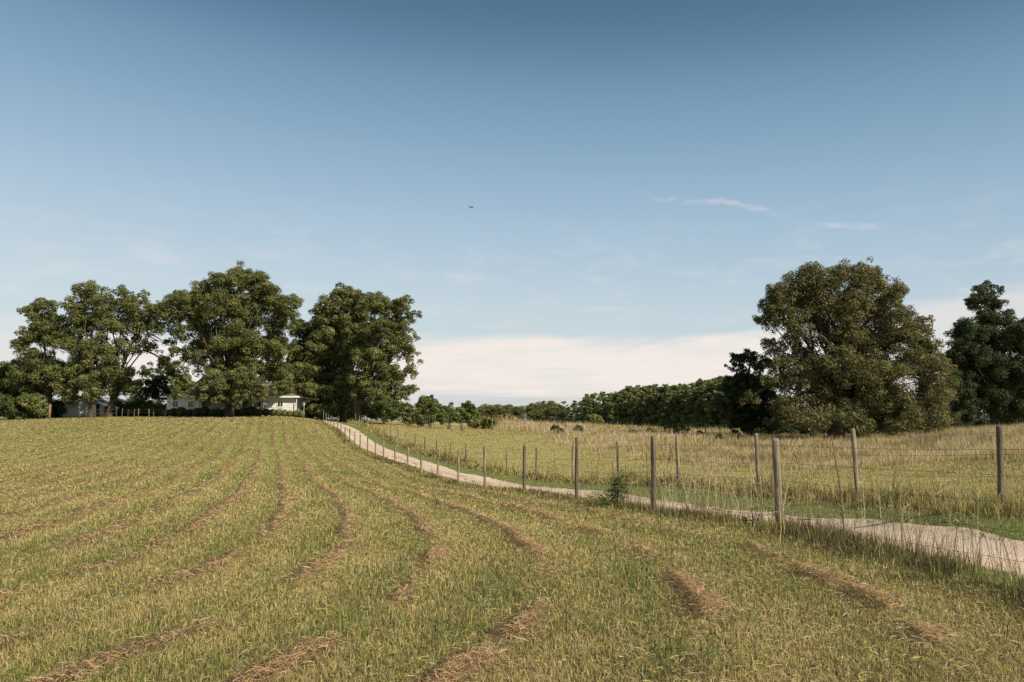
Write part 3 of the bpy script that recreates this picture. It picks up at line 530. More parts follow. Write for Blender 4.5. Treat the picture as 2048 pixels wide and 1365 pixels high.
big_tree('pecan_tree', 'biggest rounded tree standing directly in front of the house porch', 'tree', 458, 106,
         [(362,602,30),(335,628,25),(548,702,36),(562,760,30),(470,765,40,1,-4),(400,700,34,.7),(400,640,36),(585,610,24),(475,560,38),(445,568,36),(505,570,38),(415,590,36),(535,590,38),(375,605,34),(560,615,32),(395,630,40),(450,620,52),(505,630,50),(345,610,24),(580,632,20),(555,650,32),(365,785,24,1,-5),(400,797,18,1,-5.5),(440,800,20,1,-5),(480,797,22,1,-5.5),(520,797,18,1,-5),(548,783,24,1,-4.5),(572,778,20,1,-4),(500,775,34,1,-4),(430,765,34,1,-5),(350,770,20,1,-4.5),(350,640,26,.7),(370,665,30,.6),(420,680,42,.7),(480,690,52),(535,690,40,.9),
          (385,720,30,.5),(360,740,26,.4),(345,700,22,.4),(320,655,20,.6),(325,620,22),(590,660,20,.7),(588,690,18,.6),(430,740,38,.75),(490,750,46),(545,745,36),(455,785,34),(515,785,30),(345,800,14,1,-5),(385,806,15,1,-5.5),(425,808,15,1,-5.5),(475,812,13,1,-5.5),(505,806,14,1,-5.5),(375,775,28,.8),(410,790,26,.9),(560,775,28),(475,710,40)], .5, 14, PECAN, group=G_PEC, dens=1.25)
big_tree('pecan_tree', 'lower leafy tree filling the gap above the right end of the house roof', 'tree', 607, 118,
         [(600,745,34,1,-6),(628,705,30,1,-4),(645,690,26,1,-3),(585,785,28,1,-5),(618,780,30,1,-5),(590,730,30),(608,700,30),(580,760,28),(615,760,32),(600,665,24,.8),(625,690,26),(560,762,20),(590,650,20,.6),(625,665,22),(575,700,24),(600,790,24),(635,720,26)], .28, 15, PECAN, group=G_PEC, dens=1.5)
big_tree('pecan_tree', 'broad tree with dark trunk just left of where the road enters the shade', 'tree', 686, 117,
         [(618,668,30),(605,720,32),(665,792,34,1,-4),(705,800,32,1,-3),(640,770,34),(690,598,34),(665,620,34),(720,610,36),(645,645,34),(700,650,48),(650,690,44),(700,710,52),(640,740,42),(690,765,44),(645,780,34),(730,680,40),(665,800,26),(625,720,30)], .42, 16, PECAN, group=G_PEC, dens=1.7)
big_tree('pecan_tree', 'airy crowned grey trunked tree at the right end of the group, beside the road', 'tree', 714, 108,
         [(752,800,30,1,-3),(795,802,26,1,-2),(785,690,40),(745,610,32),(775,620,30),(805,612,26),(825,635,20),(790,650,34),(760,665,38),(820,675,22,.6),(800,700,30,.6),(760,720,40),(825,718,20,.5),(815,750,26,.45),(775,760,38),(735,770,38),(740,720,36),(810,785,26),(765,795,32),(720,790,32),(825,780,16)], .45, 17, PECAN, group=G_PEC, dens=1.3)
big_tree('small_tree', 'small dark tree with sky behind it, left of the house roof', 'tree', 345, 122,
         [(335,735,26),(350,760,26),(315,765,28),(295,745,22,.7),(370,770,24),(330,790,26),(300,790,26)], .2, 18, MID, dens=1.5)
# the right hand trees
big_tree('oak_tree', 'huge spreading olive brown oak, the largest tree at the right of the pasture', 'tree', 1672, 68,
         [(1835,668,36),(1848,705,42),(1800,680,50),(1878,735,34),(1672,838,40,1,-7),(1632,852,34,1,-7),(1716,850,34,1,-7),(1600,840,36,1,-5),(1500,800,26),(1560,585,34),(1792,588,32),(1620,552,34),(1735,548,34),(1530,640,26),(1800,640,34),(1560,740,34),(1620,740,44),(1660,770,50),(1740,790,56),(1900,770,24),(1650,562,44),(1700,560,42),(1600,580,44),(1560,612,42),(1745,572,40),(1780,592,36),(1640,610,56),(1700,620,58),(1760,630,46),(1545,645,32),(1590,650,42),(1800,615,20),(1545,610,26),(1640,665,46,.85),
          (1548,698,30),(1585,690,32),(1610,715,36),(1565,722,26),(1700,690,56),(1760,690,52),(1825,665,30),(1850,645,22),(1690,740,60),(1760,760,62),(1830,730,48),(1870,745,40),(1855,790,46),(1885,795,30),
          (1600,765,44),(1555,770,34),(1640,800,52),(1700,820,56),(1780,825,58),(1850,840,44),(1890,840,28),(1580,820,44),(1620,850,36),(1720,855,34),(1555,845,30),(1800,860,30)], .6, 21, OAK, leaf=1.3, dens=2.9, depth=.45, nsub=38, subr=(.16, .32))
big_tree('hardwood_tree', 'dark tree tucked against the left side of the huge oak', 'tree', 1505, 75,
         [(1460,770,26),(1460,820,30),(1490,855,28),(1478,722,24),(1500,718,22),(1525,735,24),(1465,735,16,.8),(1490,760,30),(1480,795,34),(1515,790,34),(1500,830,36),(1475,840,24),(1540,810,30),(1535,850,28),(1500,760,20)], .25, 22, DARK, dens=1.9)
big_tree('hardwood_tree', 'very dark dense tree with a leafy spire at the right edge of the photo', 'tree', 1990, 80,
         [(1975,594,32,1,-1),(1958,612,28,1,-1),(1988,640,38),(1940,690,44),(2020,680,50),(2070,665,40),(2060,760,60),(1960,590,24),(1975,575,18),(1998,582,16),(1945,608,20,.8),(1985,610,26),(1970,640,28),(1930,670,38),(1985,680,44),(2040,680,46),(1910,715,34),(1950,735,52),(2020,745,60),(2085,720,54),(1925,780,46),(1985,800,54),(2050,810,60),(1930,825,36),(2100,790,54),(1905,760,26)], .45, 23, DARK, dens=1.9, nsub=26)  # darker leaf colour also stands in for the shade on this tree
# ------------------------------------------------------------------ shrubs and far small trees
def shrub(name, label, cat, px, D, lobes, seed, pal, group=None, leaf=1.4, dens=4.6, stems=4):
    g = np.random.default_rng(seed); b = pt(px, D); root = empty(name, tuple(b), label, cat, group); tb = MB(); CC = []; RR = []
    for l_ in lobes:
        qx, qy, rp = l_[:3]; rp = rp*1.12; c = at(qx, qy, D+g.uniform(-.4, .4)*rp*D/F); r = rp*D/F; ns = max(9, int(18*(rp/20)**.7)); d = unit(ns, g); d[:, 2] = np.where(g.random(ns) < .7, np.abs(d[:, 2]), -np.abs(d[:, 2])*.6)
        CC.append(c+d*(r*g.uniform(.4, .8, ns))[:, None]); RR.append(r*g.uniform(.3, .5, ns)); limb(tb, b+g.normal(size=3)*np.array((.1, .1, 0)), c, max(.03, .02*r+.02), .015, g, .06, 5)
    for i in range(stems):
        c = CC[0][i % len(CC[0])]; limb(tb, b+g.normal(size=3)*np.array((.15, .15, 0)), c, .04, .01, g, .08, 4)
    tb.build('stem', M_BARK, root, smooth=True); CC = np.concatenate(CC); RR = np.concatenate(RR)
    n = int(max(250, min(20000, np.sum(RR**2)*math.pi/px_size(D)**2*dens/leaf**2))); V, c = leaf_cloud(CC, RR, n, leaf*px_size(D), *pal, g)
    me = mesh_np('foliage', V.reshape(-1, 3), np.arange(len(V)*4).reshape(-1, 4), 4, c); link('foliage', me, M_LEAF, root); return root
G_SH = 'shrubs and young trees along the edge of the pasture'
shrub('shrub', 'low dark bushes at the far left edge of the field', 'shrub', 20, 108, [(5,815,22),(30,822,20),(-20,812,26),(50,830,12)], 31, MID)
shrub('shrub', 'mid green bush between the left edge bushes and the white outbuilding', 'shrub', 75, 108, [(65,812,18),(80,824,14),(55,800,16),(88,815,12)], 32, PECAN)
big_tree('background_tree', 'dark low tree sloping down to the left edge of the photo', 'tree', 20, 122, [(0,762,40),(28,748,30),(15,758,28),(-15,770,36),(40,780,34),(5,800,34),(50,745,22),(-60,780,40),(65,775,26)], .3, 33, MID, dens=1.9)
shrub('shrub', 'large green bush at the foot of the tree right of the road', 'shrub', 768, 104, [(765,818,17),(782,822,16),(795,812,15),(750,822,12)], 34, MID, G_SH)
shrub('shrub', 'brownish green bush between the large green bush and the spiky topped tree', 'shrub', 818, 104, [(808,836,14),(822,838,14),(830,826,12),(815,818,12)], 35, PECAN, G_SH)
shrub('small_tree', 'spiky topped green small tree right of the tree group', 'tree', 848, 118, [(845,838,14),(865,840,14),(885,840,12),(825,836,13),(850,810,15),(862,808,14),(842,820,14),(875,818,13),(855,800,8),(866,798,7)], 36, BRIGHT, G_SH)
shrub('small_tree', 'little reddish brown tree with a thin pale trunk in front of the spiky topped tree', 'tree', 859, 98, [(850,818,8),(860,816,10),(870,820,9),(858,825,8)], 37, OAK, G_SH)
shrub('shrub', 'dark upright evergreen shrub below the spiky topped tree', 'shrub', 841, 96, [(838,840,8),(843,846,9),(836,832,6)], 38, DARK, G_SH)
shrub('sapling', 'tall thin yellow green sapling with a straight stem on the open grass', 'tree', 898, 92, [(895,822,8),(901,815,6),(890,830,7),(902,808,4),(905,826,5)], 39, BRIGHT, G_SH, dens=1.2)
shrub('sapling', 'tiny bare looking sapling standing alone in the pasture left of the round bush', 'tree', 922, 88, [(922,842,3),(925,838,2.5)], 40, MID, G_SH, dens=1.0)
shrub('small_tree', 'bright green tree on the skyline left of the round bush', 'tree', 932, 175, [(930,818,12),(940,812,10),(925,845,12),(948,842,12),(920,825,12),(945,828,12),(935,838,12)], 41, BRIGHT, G_SH)
shrub('small_tree', 'low green tree on the skyline right of the spiky topped tree', 'tree', 897, 160, [(890,826,13),(902,830,12),(895,843,12),(915,844,10),(912,836,9),(880,832,9)], 42, MID, G_SH)
shrub('shrub', 'round olive bush alone on the grass below the start of the wood', 'shrub', 965, 96, [(950,850,13),(965,844,14),(982,847,13),(972,856,9)], 43, ([PECAN[0][0]*1.2, PECAN[0][1]*1.1, YGREEN*.7], [.5, .3, .2]), G_SH)
shrub('shrub', 'dry straw brown thicket on a mound right of the round olive bush', 'shrub', 1012, 108, [(1000,845,13),(1014,842,14),(1028,847,12),(1040,852,9)], 44, ([np.array((.24, .18, .09)), np.array((.17, .15, .07)), np.array((.3, .24, .14))], [.4, .3, .3]), G_SH)
shrub('shrub', 'rounded green bush against the dark wood in the middle of the pasture', 'shrub', 1188, 112, [(1182,839,10),(1192,838,10),(1200,845,8),(1176,846,7)], 45, ([PECAN[0][1]*1.1, PECAN[0][0]*1.2, YGREEN*.6], [.4, .4, .2]), G_SH)
for i, (px, py, D, r, pal, lab) in enumerate([(1110,860,80,5,MID,'small leafy weed clump sticking out of pale grass, leftmost of the row'),(1122,866,78,4,MID,'low weed clump beside the leftmost leafy clump'),(1158,862,76,6,MID,'forked green weed clump on the grass slope'),
        (1265,868,72,5,MID,'narrow upright green bush before the pale sand patch'),(1302,866,72,6,PECAN,'flat topped small bush above the pale sand patch'),(1362,862,74,9,PECAN,'dark rounded bush below the wood, left of the open gap'),
        (1400,872,74,6,DARK,'low dark bush in the gap between the wood and the huge oak'),(1340,858,80,7,MID,'small green bush against the dark edge of the wood'),(1440,880,62,6,DARK,'low dark grey thicket left of the fence post under the dark tree'),(1480,882,62,7,DARK,'low dark thicket at the foot of the dark tree left of the oak')]):
    py -= 5; r *= 1.25; shrub('shrub', lab, 'shrub', px, D, [(px, py, r), (px+r*.8, py+r*.5, r*.8), (px-r*.9, py+r*.6, r*.7)], 50+i, pal, G_SH, dens=1.8, stems=3)
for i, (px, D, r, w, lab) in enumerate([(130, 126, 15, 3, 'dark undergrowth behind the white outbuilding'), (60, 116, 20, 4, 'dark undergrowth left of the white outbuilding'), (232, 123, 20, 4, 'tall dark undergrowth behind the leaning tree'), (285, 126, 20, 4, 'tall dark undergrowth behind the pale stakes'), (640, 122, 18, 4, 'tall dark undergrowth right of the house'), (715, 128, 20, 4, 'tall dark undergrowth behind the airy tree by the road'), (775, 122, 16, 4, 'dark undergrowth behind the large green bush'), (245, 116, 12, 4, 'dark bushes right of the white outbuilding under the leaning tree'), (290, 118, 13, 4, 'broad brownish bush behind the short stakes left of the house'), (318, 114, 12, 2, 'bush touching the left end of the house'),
        (618, 116, 13, 3, 'bush behind the yard lamp right of the house'), (1560, 86, 22, 4, 'dark thicket added for the shade behind the huge oak, left side'), (1690, 84, 24, 4, 'dark thicket added for the shade directly behind the oak trunk'), (1830, 86, 24, 4, 'added dark thicket between the huge oak and the dark tree at the right edge'), (1960, 90, 22, 4, 'added dark thicket behind the trunk of the dark tree at the right edge'), (2070, 90, 22, 4, 'added dark thicket cut by the right edge of the photo'), (645, 112, 13, 3, 'dark low bush left of the upper end of the road'), (675, 124, 14, 4, 'dark undergrowth closing the view where the road enters the trees'), (733, 113, 15, 3, 'dark bush right behind the airy tree by the road')]):
    g_ = np.random.default_rng(400+i); shrub('shrub', lab, 'shrub', px, D, [(px+(k-w/2+.5)*r*1.5, (836 if px < 900 else 878)-r*.7+g_.uniform(-5, 4), r*g_.uniform(.8, 1.15)) for k in range(w)]+[(px, (822 if px < 900 else 862)-r*.5, r*.7)], 70+i, DARK if px > 900 else MID if i % 2 else PECAN)  # right hand thickets are added dark to fill the shade under the crowns
# ------------------------------------------------------------------ the wood behind the pasture and tree belt behind the house
def proto_tree(seed, kind):
    """unit tree 1 m tall at the origin: trunk and crown meshes"""
    g = np.random.default_rng(seed); tb = MB(); CC = []; RR = []
    CC += [np.array((g.normal()*.12, g.normal()*.12, g.uniform(.02, .12))) for _ in range(10)]; RR += [g.uniform(.06, .09) for _ in range(10)]
    tb.tube([(0,0,-.02),(0,0,.03),(g.normal()*.01, 0, .4),(g.normal()*.015, 0, .85)], [.022, .016, .012, .005], 7)
    if kind == 'pine':
        for i in range(70):
            u = g.random(); z = .12+.84*u; R_ = .22*(1-u**1.8)**.7+.03; a = g.uniform(0, 6.28); rr = R_*g.uniform(.45, .95); c = np.array((math.cos(a)*rr, math.sin(a)*rr, z)); CC.append(c); RR.append(g.uniform(.038, .07)*(1.15-.5*u)); limb(tb, (0, 0, z-.05), c, .006, .002, g, .05, 4)
    else:
        for i in range(60):
            d = unit(1, g)[0]; d[2] = abs(d[2])*1.0 if g.random() < .7 else -abs(d[2]); c = np.array((0, 0, .58))+d*np.array((.26, .26, .36))*g.uniform(.5, 1); CC.append(c); RR.append(g.uniform(.07, .12)); limb(tb, (0, 0, .3), c, .007, .002, g, .06, 4)
        for i in range(22):
            a = g.uniform(0, 6.28); CC.append(np.array((math.cos(a)*.2, math.sin(a)*.2, g.uniform(.04, .35)))); RR.append(.09)
    pal = {'pine': ([np.array((.12, .145, .05)), np.array((.175, .19, .07)), np.array((.08, .10, .04)), np.array((.25, .24, .11))], [.35, .3, .2, .15]), 'round': ([np.array((.15, .155, .06)), np.array((.20, .19, .08)), np.array((.10, .11, .045))], [.4, .3, .3])}[kind]
    V, c = leaf_cloud(np.array(CC), np.array(RR), 8000, .021, *pal, g, shell=.4)
    tb2 = bpy.data.meshes.new('trunk'); tb2.from_pydata(tb.v, [], tb.f); tb2.materials.append(M_BARK)
    cr = mesh_np('crown', V.reshape(-1, 3), np.arange(len(V)*4).reshape(-1, 4), 4, c); cr.materials.append(M_LEAF)
    return tb2, cr
PROT = {'pine': [proto_tree(100+i, 'pine') for i in range(5)], 'round': [proto_tree(120+i, 'round') for i in range(4)]}
def put_tree(name, label, group, px, D, top_py, kind, g, wide=1.):
    b = pt(px, D); h = at(px, top_py, D)[2]-b[2]; root = empty(name, tuple(b), label, 'tree', group, g.uniform(0, 6.28)); w = g.uniform(.9, 1.2)*wide
    root.scale = (h*w, h*w, h); tm, cm = PROT[kind][int(g.integers(len(PROT[kind])))]
    for nm, me in (('trunk', tm), ('crown', cm)):
        o = bpy.data.objects.new(nm, me); C.objects.link(o); o.parent = root
    return root
g = np.random.default_rng(5)
CNT = {}; ORD = ['leftmost', 'second', 'third', 'fourth', 'fifth', 'sixth', 'seventh', 'eighth', 'ninth', 'tenth', 'eleventh', 'twelfth', 'thirteenth', 'fourteenth', 'fifteenth', 'sixteenth', 'seventeenth', 'eighteenth', 'nineteenth', 'twentieth']
tp_px = [945, 985, 1010, 1040, 1062, 1078, 1095, 1112, 1150, 1180, 1200, 1240, 1270, 1300, 1350, 1400, 1450, 1540]; tp_y = [818, 800, 802, 803, 808, 798, 799, 806, 796, 786, 781, 778, 767, 768, 767, 759, 752, 746]
dd_px = [940, 1150, 1300, 1450, 1540]; dd = [400, 320, 255, 195, 170]
for row, (dadd, cnt, raise_) in enumerate([(0, 52, 9), (7, 46, 2), (15, 38, 0)]):
    t = 0
    for i in range(cnt):
        u = (i+g.uniform(-.3, .3)+.5*(row % 2))/cnt; D0 = 1/(1/400*(1-u)+1/170*u); px = np.interp(D0, dd[::-1], dd_px[::-1])+g.uniform(-4, 4); D = D0+dadd*(D0/200)
        ty = np.interp(px, tp_px, tp_y)+raise_*g.uniform(.3, 1.6)+g.uniform(-2, 4)
        kind = 'round' if px < 1125 else 'pine'; D += g.uniform(-1, 1)*.02*D; ty += (g.random() < .3)*g.uniform(3, 12)-(g.random() < .12)*g.uniform(2, 5)
        secs = ((985, 'at the thin left tip of the wood, low on the skyline'), (1040, 'in the rounded hump near the left tip of the wood'), (1080, 'in the dip right of the rounded hump of the wood'), (1125, 'where the wood starts to rise behind the round olive bush'),
                (1200, 'below the first pine tops of the rising wood'), (1270, 'behind the rounded green bush of the pasture, in the wood'), (1340, 'in the middle of the wood, above the pale sand patch'), (1400, 'in the tall stretch of wood above the dark rounded bush'), (1460, 'in the wood just left of the dark tree by the oak'), (9999, 'in the wood, half hidden by the dark tree and the oak'))
        sec = next(t_ for m_, t_ in secs if px < m_); CNT[(row, sec)] = CNT.get((row, sec), 0)+1
        lab = ' '.join((ORD[CNT[(row, sec)]-1]+' '+('front row', 'second row', 'back row')[row]+' tree '+sec).split()[:16])
        put_tree('pine_tree' if kind == 'pine' else 'background_tree', lab, 'trees of the wood behind the pasture', px, D, ty, kind, g, 1.4 if kind == 'round' else 1.15)
cd = ['first', 'second', 'third', 'fourth', 'fifth', 'sixth', 'seventh', 'eighth', 'ninth', 'tenth', 'eleventh', 'twelfth', 'thirteenth', 'fourteenth']
for i in range(14):
    put_tree('background_tree', cd[i]+' tree from the left in the soft far treeline of the centre distance', 'far treeline in the centre distance', 842+i*12+g.uniform(-4, 4), g.uniform(300, 380), g.uniform(808, 820)-(i > 10)*6, 'round', g, 1.7)
for i in range(24):
    px = -60+i*31+g.uniform(-8, 8); D = g.uniform(150, 170); put_tree('background_tree', (cd*2)[i]+' low tree '+('(from the left) ' if i < 14 else '(right half) ')+'of the belt behind '+('the white outbuilding' if px < 230 else 'the gap left of the house' if px < 330 else 'the house' if px < 600 else 'the upper end of the road'), 'tree belt behind the house', px, D, g.uniform(788, 806), 'round', g, 1.7)
cd_ = ['first', 'second', 'third', 'fourth', 'fifth', 'sixth', 'seventh', 'eighth', 'ninth']
for i in range(9):
    px = 1560+i*62+g.uniform(-12, 12); put_tree('background_tree', cd_[i]+' tree from the left glimpsed in the shade behind the huge oak and dark tree', 'trees behind the oak', px, g.uniform(120, 140), g.uniform(775, 800), 'round', g, 1.5)
# ------------------------------------------------------------------ fences
def fence(name, label, pixs, pre, seed, nw, stay_spots):
    g = np.random.default_rng(seed); pts = []
    for p, q, d, h in pixs: b = at(p, q, d); x, y = b[:2]; pts.append((x, y, H(x, y), h))
    pts = [(x, y, H(x, y), 1.25) for x, y in pre]+pts
    root = empty(name, (pts[0][0], pts[0][1], pts[0][2]), label, 'fence'); tops = []
    fixed = {}
    for i, (x, y, z, h) in enumerate(pts):
        r = g.uniform(.040, .049); lx, ly = g.normal(0, .026), g.normal(0, .026); mb = MB(); P_ = []; rs = []
        for j, u in enumerate([-.3, 0, .25, .5, .75, .97, 1.0]): P_.append((x+lx*h*u+g.normal(0, .004), y+ly*h*u+g.normal(0, .004), z+h*u)); rs.append(r*(1.04-.1*u)*(.82 if j == 6 else 1)*g.uniform(.96, 1.04))
        mb.tube(P_, rs, 12, rough=.06, rng=g); mb.build('post', M_POST, root, smooth=True); tops.append((x, y, z, h, lx, ly, r))
    for k in range(nw):
        fr = np.linspace(.16, .93, nw)[k]; mb = MB()
        for a_, b_ in zip(tops[:-1], tops[1:]):
            ha = min(1.28, a_[3]); hb = min(1.28, b_[3]); pa = np.array((a_[0]+a_[4]*ha*fr, a_[1]+a_[5]*ha*fr-a_[6]*.9, a_[2]+ha*fr)); pb = np.array((b_[0]+b_[4]*hb*fr, b_[1]+b_[5]*hb*fr-b_[6]*.9, b_[2]+hb*fr))
            sag = g.uniform(.01, .05); seg = [pa*(1-u)+pb*u-np.array((0, 0, sag*4*u*(1-u))) for u in np.linspace(0, 1, 6)]; mb.tube(seg, .0019, 4)
            if a_[1] < 26:
                for u in np.arange(.04, 1, .045):
                    c = pa*(1-u)+pb*u-np.array((0, 0, sag*4*u*(1-u))); mb.tube([c+g.normal(size=3)*.009, c-g.normal(size=3)*.009], .0015, 3)
        mb.build('wire', M_WIRE, root)
    for (sx, sy, h, lx) in stay_spots:
        z = H(sx, sy); MB().tube([(sx, sy, z-.05), (sx+lx*.35, sy, z+h*.5), (sx+lx, sy+.02, z+h)], [.011, .009, .007], 6).build('stay', M_STAY, root)
    return root
def stay_at(px, D, h, lx, Pl): return (np.interp(D, Pl[:, 1], Pl[:, 0]), D, h, lx)
fence('wire_fence', 'wooden post and barbed wire fence along the near left side of the dirt road', A_PIX, [(5.0, 0.), (4.62, 6.3)], 3, 5, [stay_at(0, 9.2, 1.2, -.1, PA), stay_at(0, 16.4, .9, .02, PA)])
fence('wire_fence', 'wooden post and barbed wire fence on the far right side of the dirt road', B_PIX, [(9.2, 0.), (8.55, 7.1)], 4, 4, [stay_at(0, 20.9, 1.25, 0, PB), stay_at(0, 28.4, 1.25, .2, PB), stay_at(0, 24.6, 1.3, .0, PB), stay_at(0, 32.3, 1.2, .0, PB)])
def thin_fence(label, spots, h, seed, mat, r=.035, rails=2, name='wire_fence', rail_r=.006, fr=(.55, .9)):
    g = np.random.default_rng(seed); P_ = [pt(px, D) for px, D in spots]; root = empty(name, tuple(P_[0]), label, 'fence')
    for p in P_:
        q = p+np.array((g.normal(0, .03), 0, h*g.uniform(.9, 1.08))); MB().tube([p-np.array((0, 0, .2)), q], r*g.uniform(.85, 1.15), 8).build('post', mat, root, smooth=True)
    for k in range(rails):
        z = fr[k]*h; MB().tube([p+np.array((0, -r*.8, z)) for p in P_], rail_r, 5).build('rail' if rail_r > .01 else 'wire', mat if rail_r > .01 else M_WIRE, root)
thin_fence('distant thin wire fence crossing the pasture before the pale tall grass', [(985, 92), (1042, 90), (1080, 88), (1108, 86), (1234, 82), (1355, 76), (1411, 74), (1440, 72)], 1.3, 61, M_POST, .045)
M_DKWOOD = noisy('dark_wood', (.035, .028, .022), (.09, .07, .05), 6, .9, .4)
thin_fence('dark wooden rail fence in front of the white outbuilding', [(157, 106), (171, 106), (187, 106), (203, 106), (216, 106), (232, 106)], 1.15, 62, M_DKWOOD, .06, 2, 'rail_fence', .035, (.5, .9))
thin_fence('short pale stakes with wire along the yard left of the house', [(243, 104), (255, 104), (267, 104), (275, 104), (297, 104), (306, 104), (330, 104)], 1.15, 63, M_POST, .04, 2)
def single_post(px, D, h, r, name, label, cat, mat):
    p = pt(px, D); o = MB().tube([p-np.array((0, 0, .3)), p+np.array((0, 0, h*.5)), p+np.array((.02, 0, h))], [r*1.1, r, r*.9], 10).build(name, mat, None, True); return tag(o, label, cat)
single_post(98, 103, 1.95, .12, 'wooden_post', 'thick short brown wooden post standing alone left of the white outbuilding', 'post', noisy('red_wood', (.16, .09, .055), (.27, .16, .1), 6))
# ------------------------------------------------------------------ house
def clad(mb, x0, x1, y, z0, z1, step=.3, t=.035, face=-1):
    z = z0
    while z < z1-.01:
        zt = min(z+step, z1); mb.add([(x0, y+face*t, z), (x1, y+face*t, z), (x1, y+face*.008, zt), (x0, y+face*.008, zt), (x0, y+.02, z), (x1, y+.02, z), (x1, y+.02, zt), (x0, y+.02, zt)],
                                      [(0,1,2,3), (4,7,6,5), (0,4,5,1), (3,2,6,7), (0,3,7,4), (1,5,6,2)]); z = zt
def house():
    Dh = 112.; z0 = pt(460, Dh)[2]-.05; X = lambda px: at(px, 830, Dh)[0]
    xl, xr = X(333), X(589); xa, xb = X(398), X(526); zt = z0+2.75; zf = z0+.35; yb = Dh+9
    root = empty('house', ((xl+xr)/2, Dh, z0), 'low white clapboard house with a grey hipped roof and a shaded porch behind the trees', 'house')
    M_SID = noisy('white_siding', (.58, .56, .53), (.68, .66, .62), 1.5, .6, .1); M_TRIM, *_ = principled('trim', (.74, .72, .68), .5)
    M_ROOF = noisy('grey_shingles', (.085, .082, .08), (.16, .155, .15), 3.5, .95, .6, (1, 1, 3)); M_CON = noisy('concrete', (.28, .26, .24), (.36, .34, .31), 4)
    w = MB(); clad(w, xl, xa, Dh, zf, zt); clad(w, xb, xr, Dh, zf, zt); w.box((xl+.01, Dh+.025, z0+.3), (xa-.01, yb, zt-.01)); w.box((xb+.01, Dh+.025, z0+.3), (xr-.01, yb, zt-.01)); w.box((xa+.02, Dh+2.4, z0+.3), (xb-.02, yb-.03, zt-.02)); w.build('wall', M_SID, root)
    MB().box((xl-.03, Dh-.06, z0-.3), (xa, yb, zf-.02)).box((xb, Dh-.06, z0-.3), (xr+.03, yb, zf-.02)).box((xa+.01, Dh-.03, z0-.3), (xb-.01, yb-.1, zf-.05)).build('foundation', M_CON, root)
    for x in (xl, xa-.12, xb, xr-.12): MB().box((x-.01, Dh-.055, zf-.01), (x+.13, Dh-.038, zt-.1)).build('corner_board', M_TRIM, root)
    o = .65; ya, yz = Dh-o, yb+o; xL, xR = xl-o, xr+o; ym = (ya+yz)/2; hr = 2.2; rl = MB(); ru = ym-ya
    zr = zt+.06
    rl.add([(xL, ya, zr), (xR, ya, zr), (xR, yz, zr), (xL, yz, zr), (xL+ru, ym, zr+hr), (xR-ru*1.0, ym, zr+hr)], [(0,1,5,4), (1,2,5), (2,3,4,5), (3,0,4)]); rf = rl.build('roof', M_ROOF, root)
    MB().box((xL, ya-.02, zr-.2), (xR, ya+.0, zr+.02)).box((xR-.02, ya+.002, zr-.2), (xR+.02, yz, zr+.02)).box((xL-.02, ya+.002, zr-.2), (xL+.0, yz, zr+.02)).box((xL+.002, ya+.004, zr-.2), (xR-.025, yz-.02, zr-.17)).build('fascia', M_TRIM, root)
    # porch
    pf = MB(); pf.box((xa+.02, Dh-.02, zf-.05), (xb-.02, Dh+2.38, zf+.0)).build('porch_floor', M_CON, root)
    for px in (401, 424, 446, 482, 505, 523):
        x = X(px); MB().box((x-.07, Dh+.02, zf), (x+.07, Dh+.16, zt-.13)).box((x-.1, Dh-.01, zf+.002), (x+.1, Dh+.19, zf+.14)).build('porch_post', M_TRIM, root)
    for (pa, pb) in ((402, 423), (447, 481), (483, 504), (506, 522)):
        x0, x1 = X(pa)+.1, X(pb)-.1; r = MB().box((x0, Dh+.05, zf+.82), (x1, Dh+.12, zf+.9)).box((x0, Dh+.05, zf+.1), (x1, Dh+.12, zf+.16)); x = x0+.06
        while x < x1-.05: r.box((x, Dh+.065, zf+.16), (x+.05, Dh+.105, zf+.82)); x += .16
        r.build('railing', M_TRIM, root)
    M_GL, n, l, b = principled('window_glass', (.03, .035, .04), .08, .6); M_DOOR = noisy('door_paint', (.10, .06, .04), (.14, .09, .06), 4, .5)
    def window(px0, px1, za, zb, y):
        x0, x1 = X(px0), X(px1); f = MB(); t = .08
        f.box((x0-t, y-.05, za-t), (x0, y+.02, zb+t)).box((x1, y-.05, za-t), (x1+t, y+.02, zb+t)).box((x0, y-.048, zb), (x1, y+.02, zb+t)).box((x0-t-.03, y-.08, za-t-.05), (x1+t+.03, y+.02, za-t-.002)).box((x0, y-.048, za-t), (x1, y+.02, za)).box(((x0+x1)/2-.025, y-.045, za), ((x0+x1)/2+.025, y+.015, zb))
        fo = f.build('window', M_TRIM, root); MB().box((x0, y-.02, za), ((x0+x1)/2-.025, y+.01, zb)).box(((x0+x1)/2+.025, y-.02, za), (x1, y+.01, zb)).build('pane', M_GL, fo)
    window(555, 565, z0+1.35, z0+2.1, Dh-.04); window(345, 355, z0+1.25, z0+2.15, Dh-.04); window(376, 386, z0+1.25, z0+2.15, Dh-.04)
    window(416, 426, z0+1.1, z0+2.2, Dh+2.36); window(505, 516, z0+1.0, z0+2.3, Dh+2.36); window(474, 484, z0+1.1, z0+2.2, Dh+2.36)
    x = X(452); d = MB().box((x-.48, Dh+2.3, zf), (x+.48, Dh+2.38, zf+2.1)).build('door', M_DOOR, root); MB().tube([(x+.36, Dh+2.2, zf+1), (x+.36, Dh+2.31, zf+1)], .03, 8).build('handle', M_WIRE, d)
    st = MB()
    for i in range(2): st.box((x-.8, Dh-.35-.3*i, z0-.2), (x+.8, Dh-.07-.3*i, zf-.12-.15*i))
    st.build('steps', M_CON, root); x = X(594)
    MB().tube([(x, Dh-.45, z0), (x, Dh-.45, zr-.2)], .045, 8).build('downpipe', M_TRIM, root)
house()
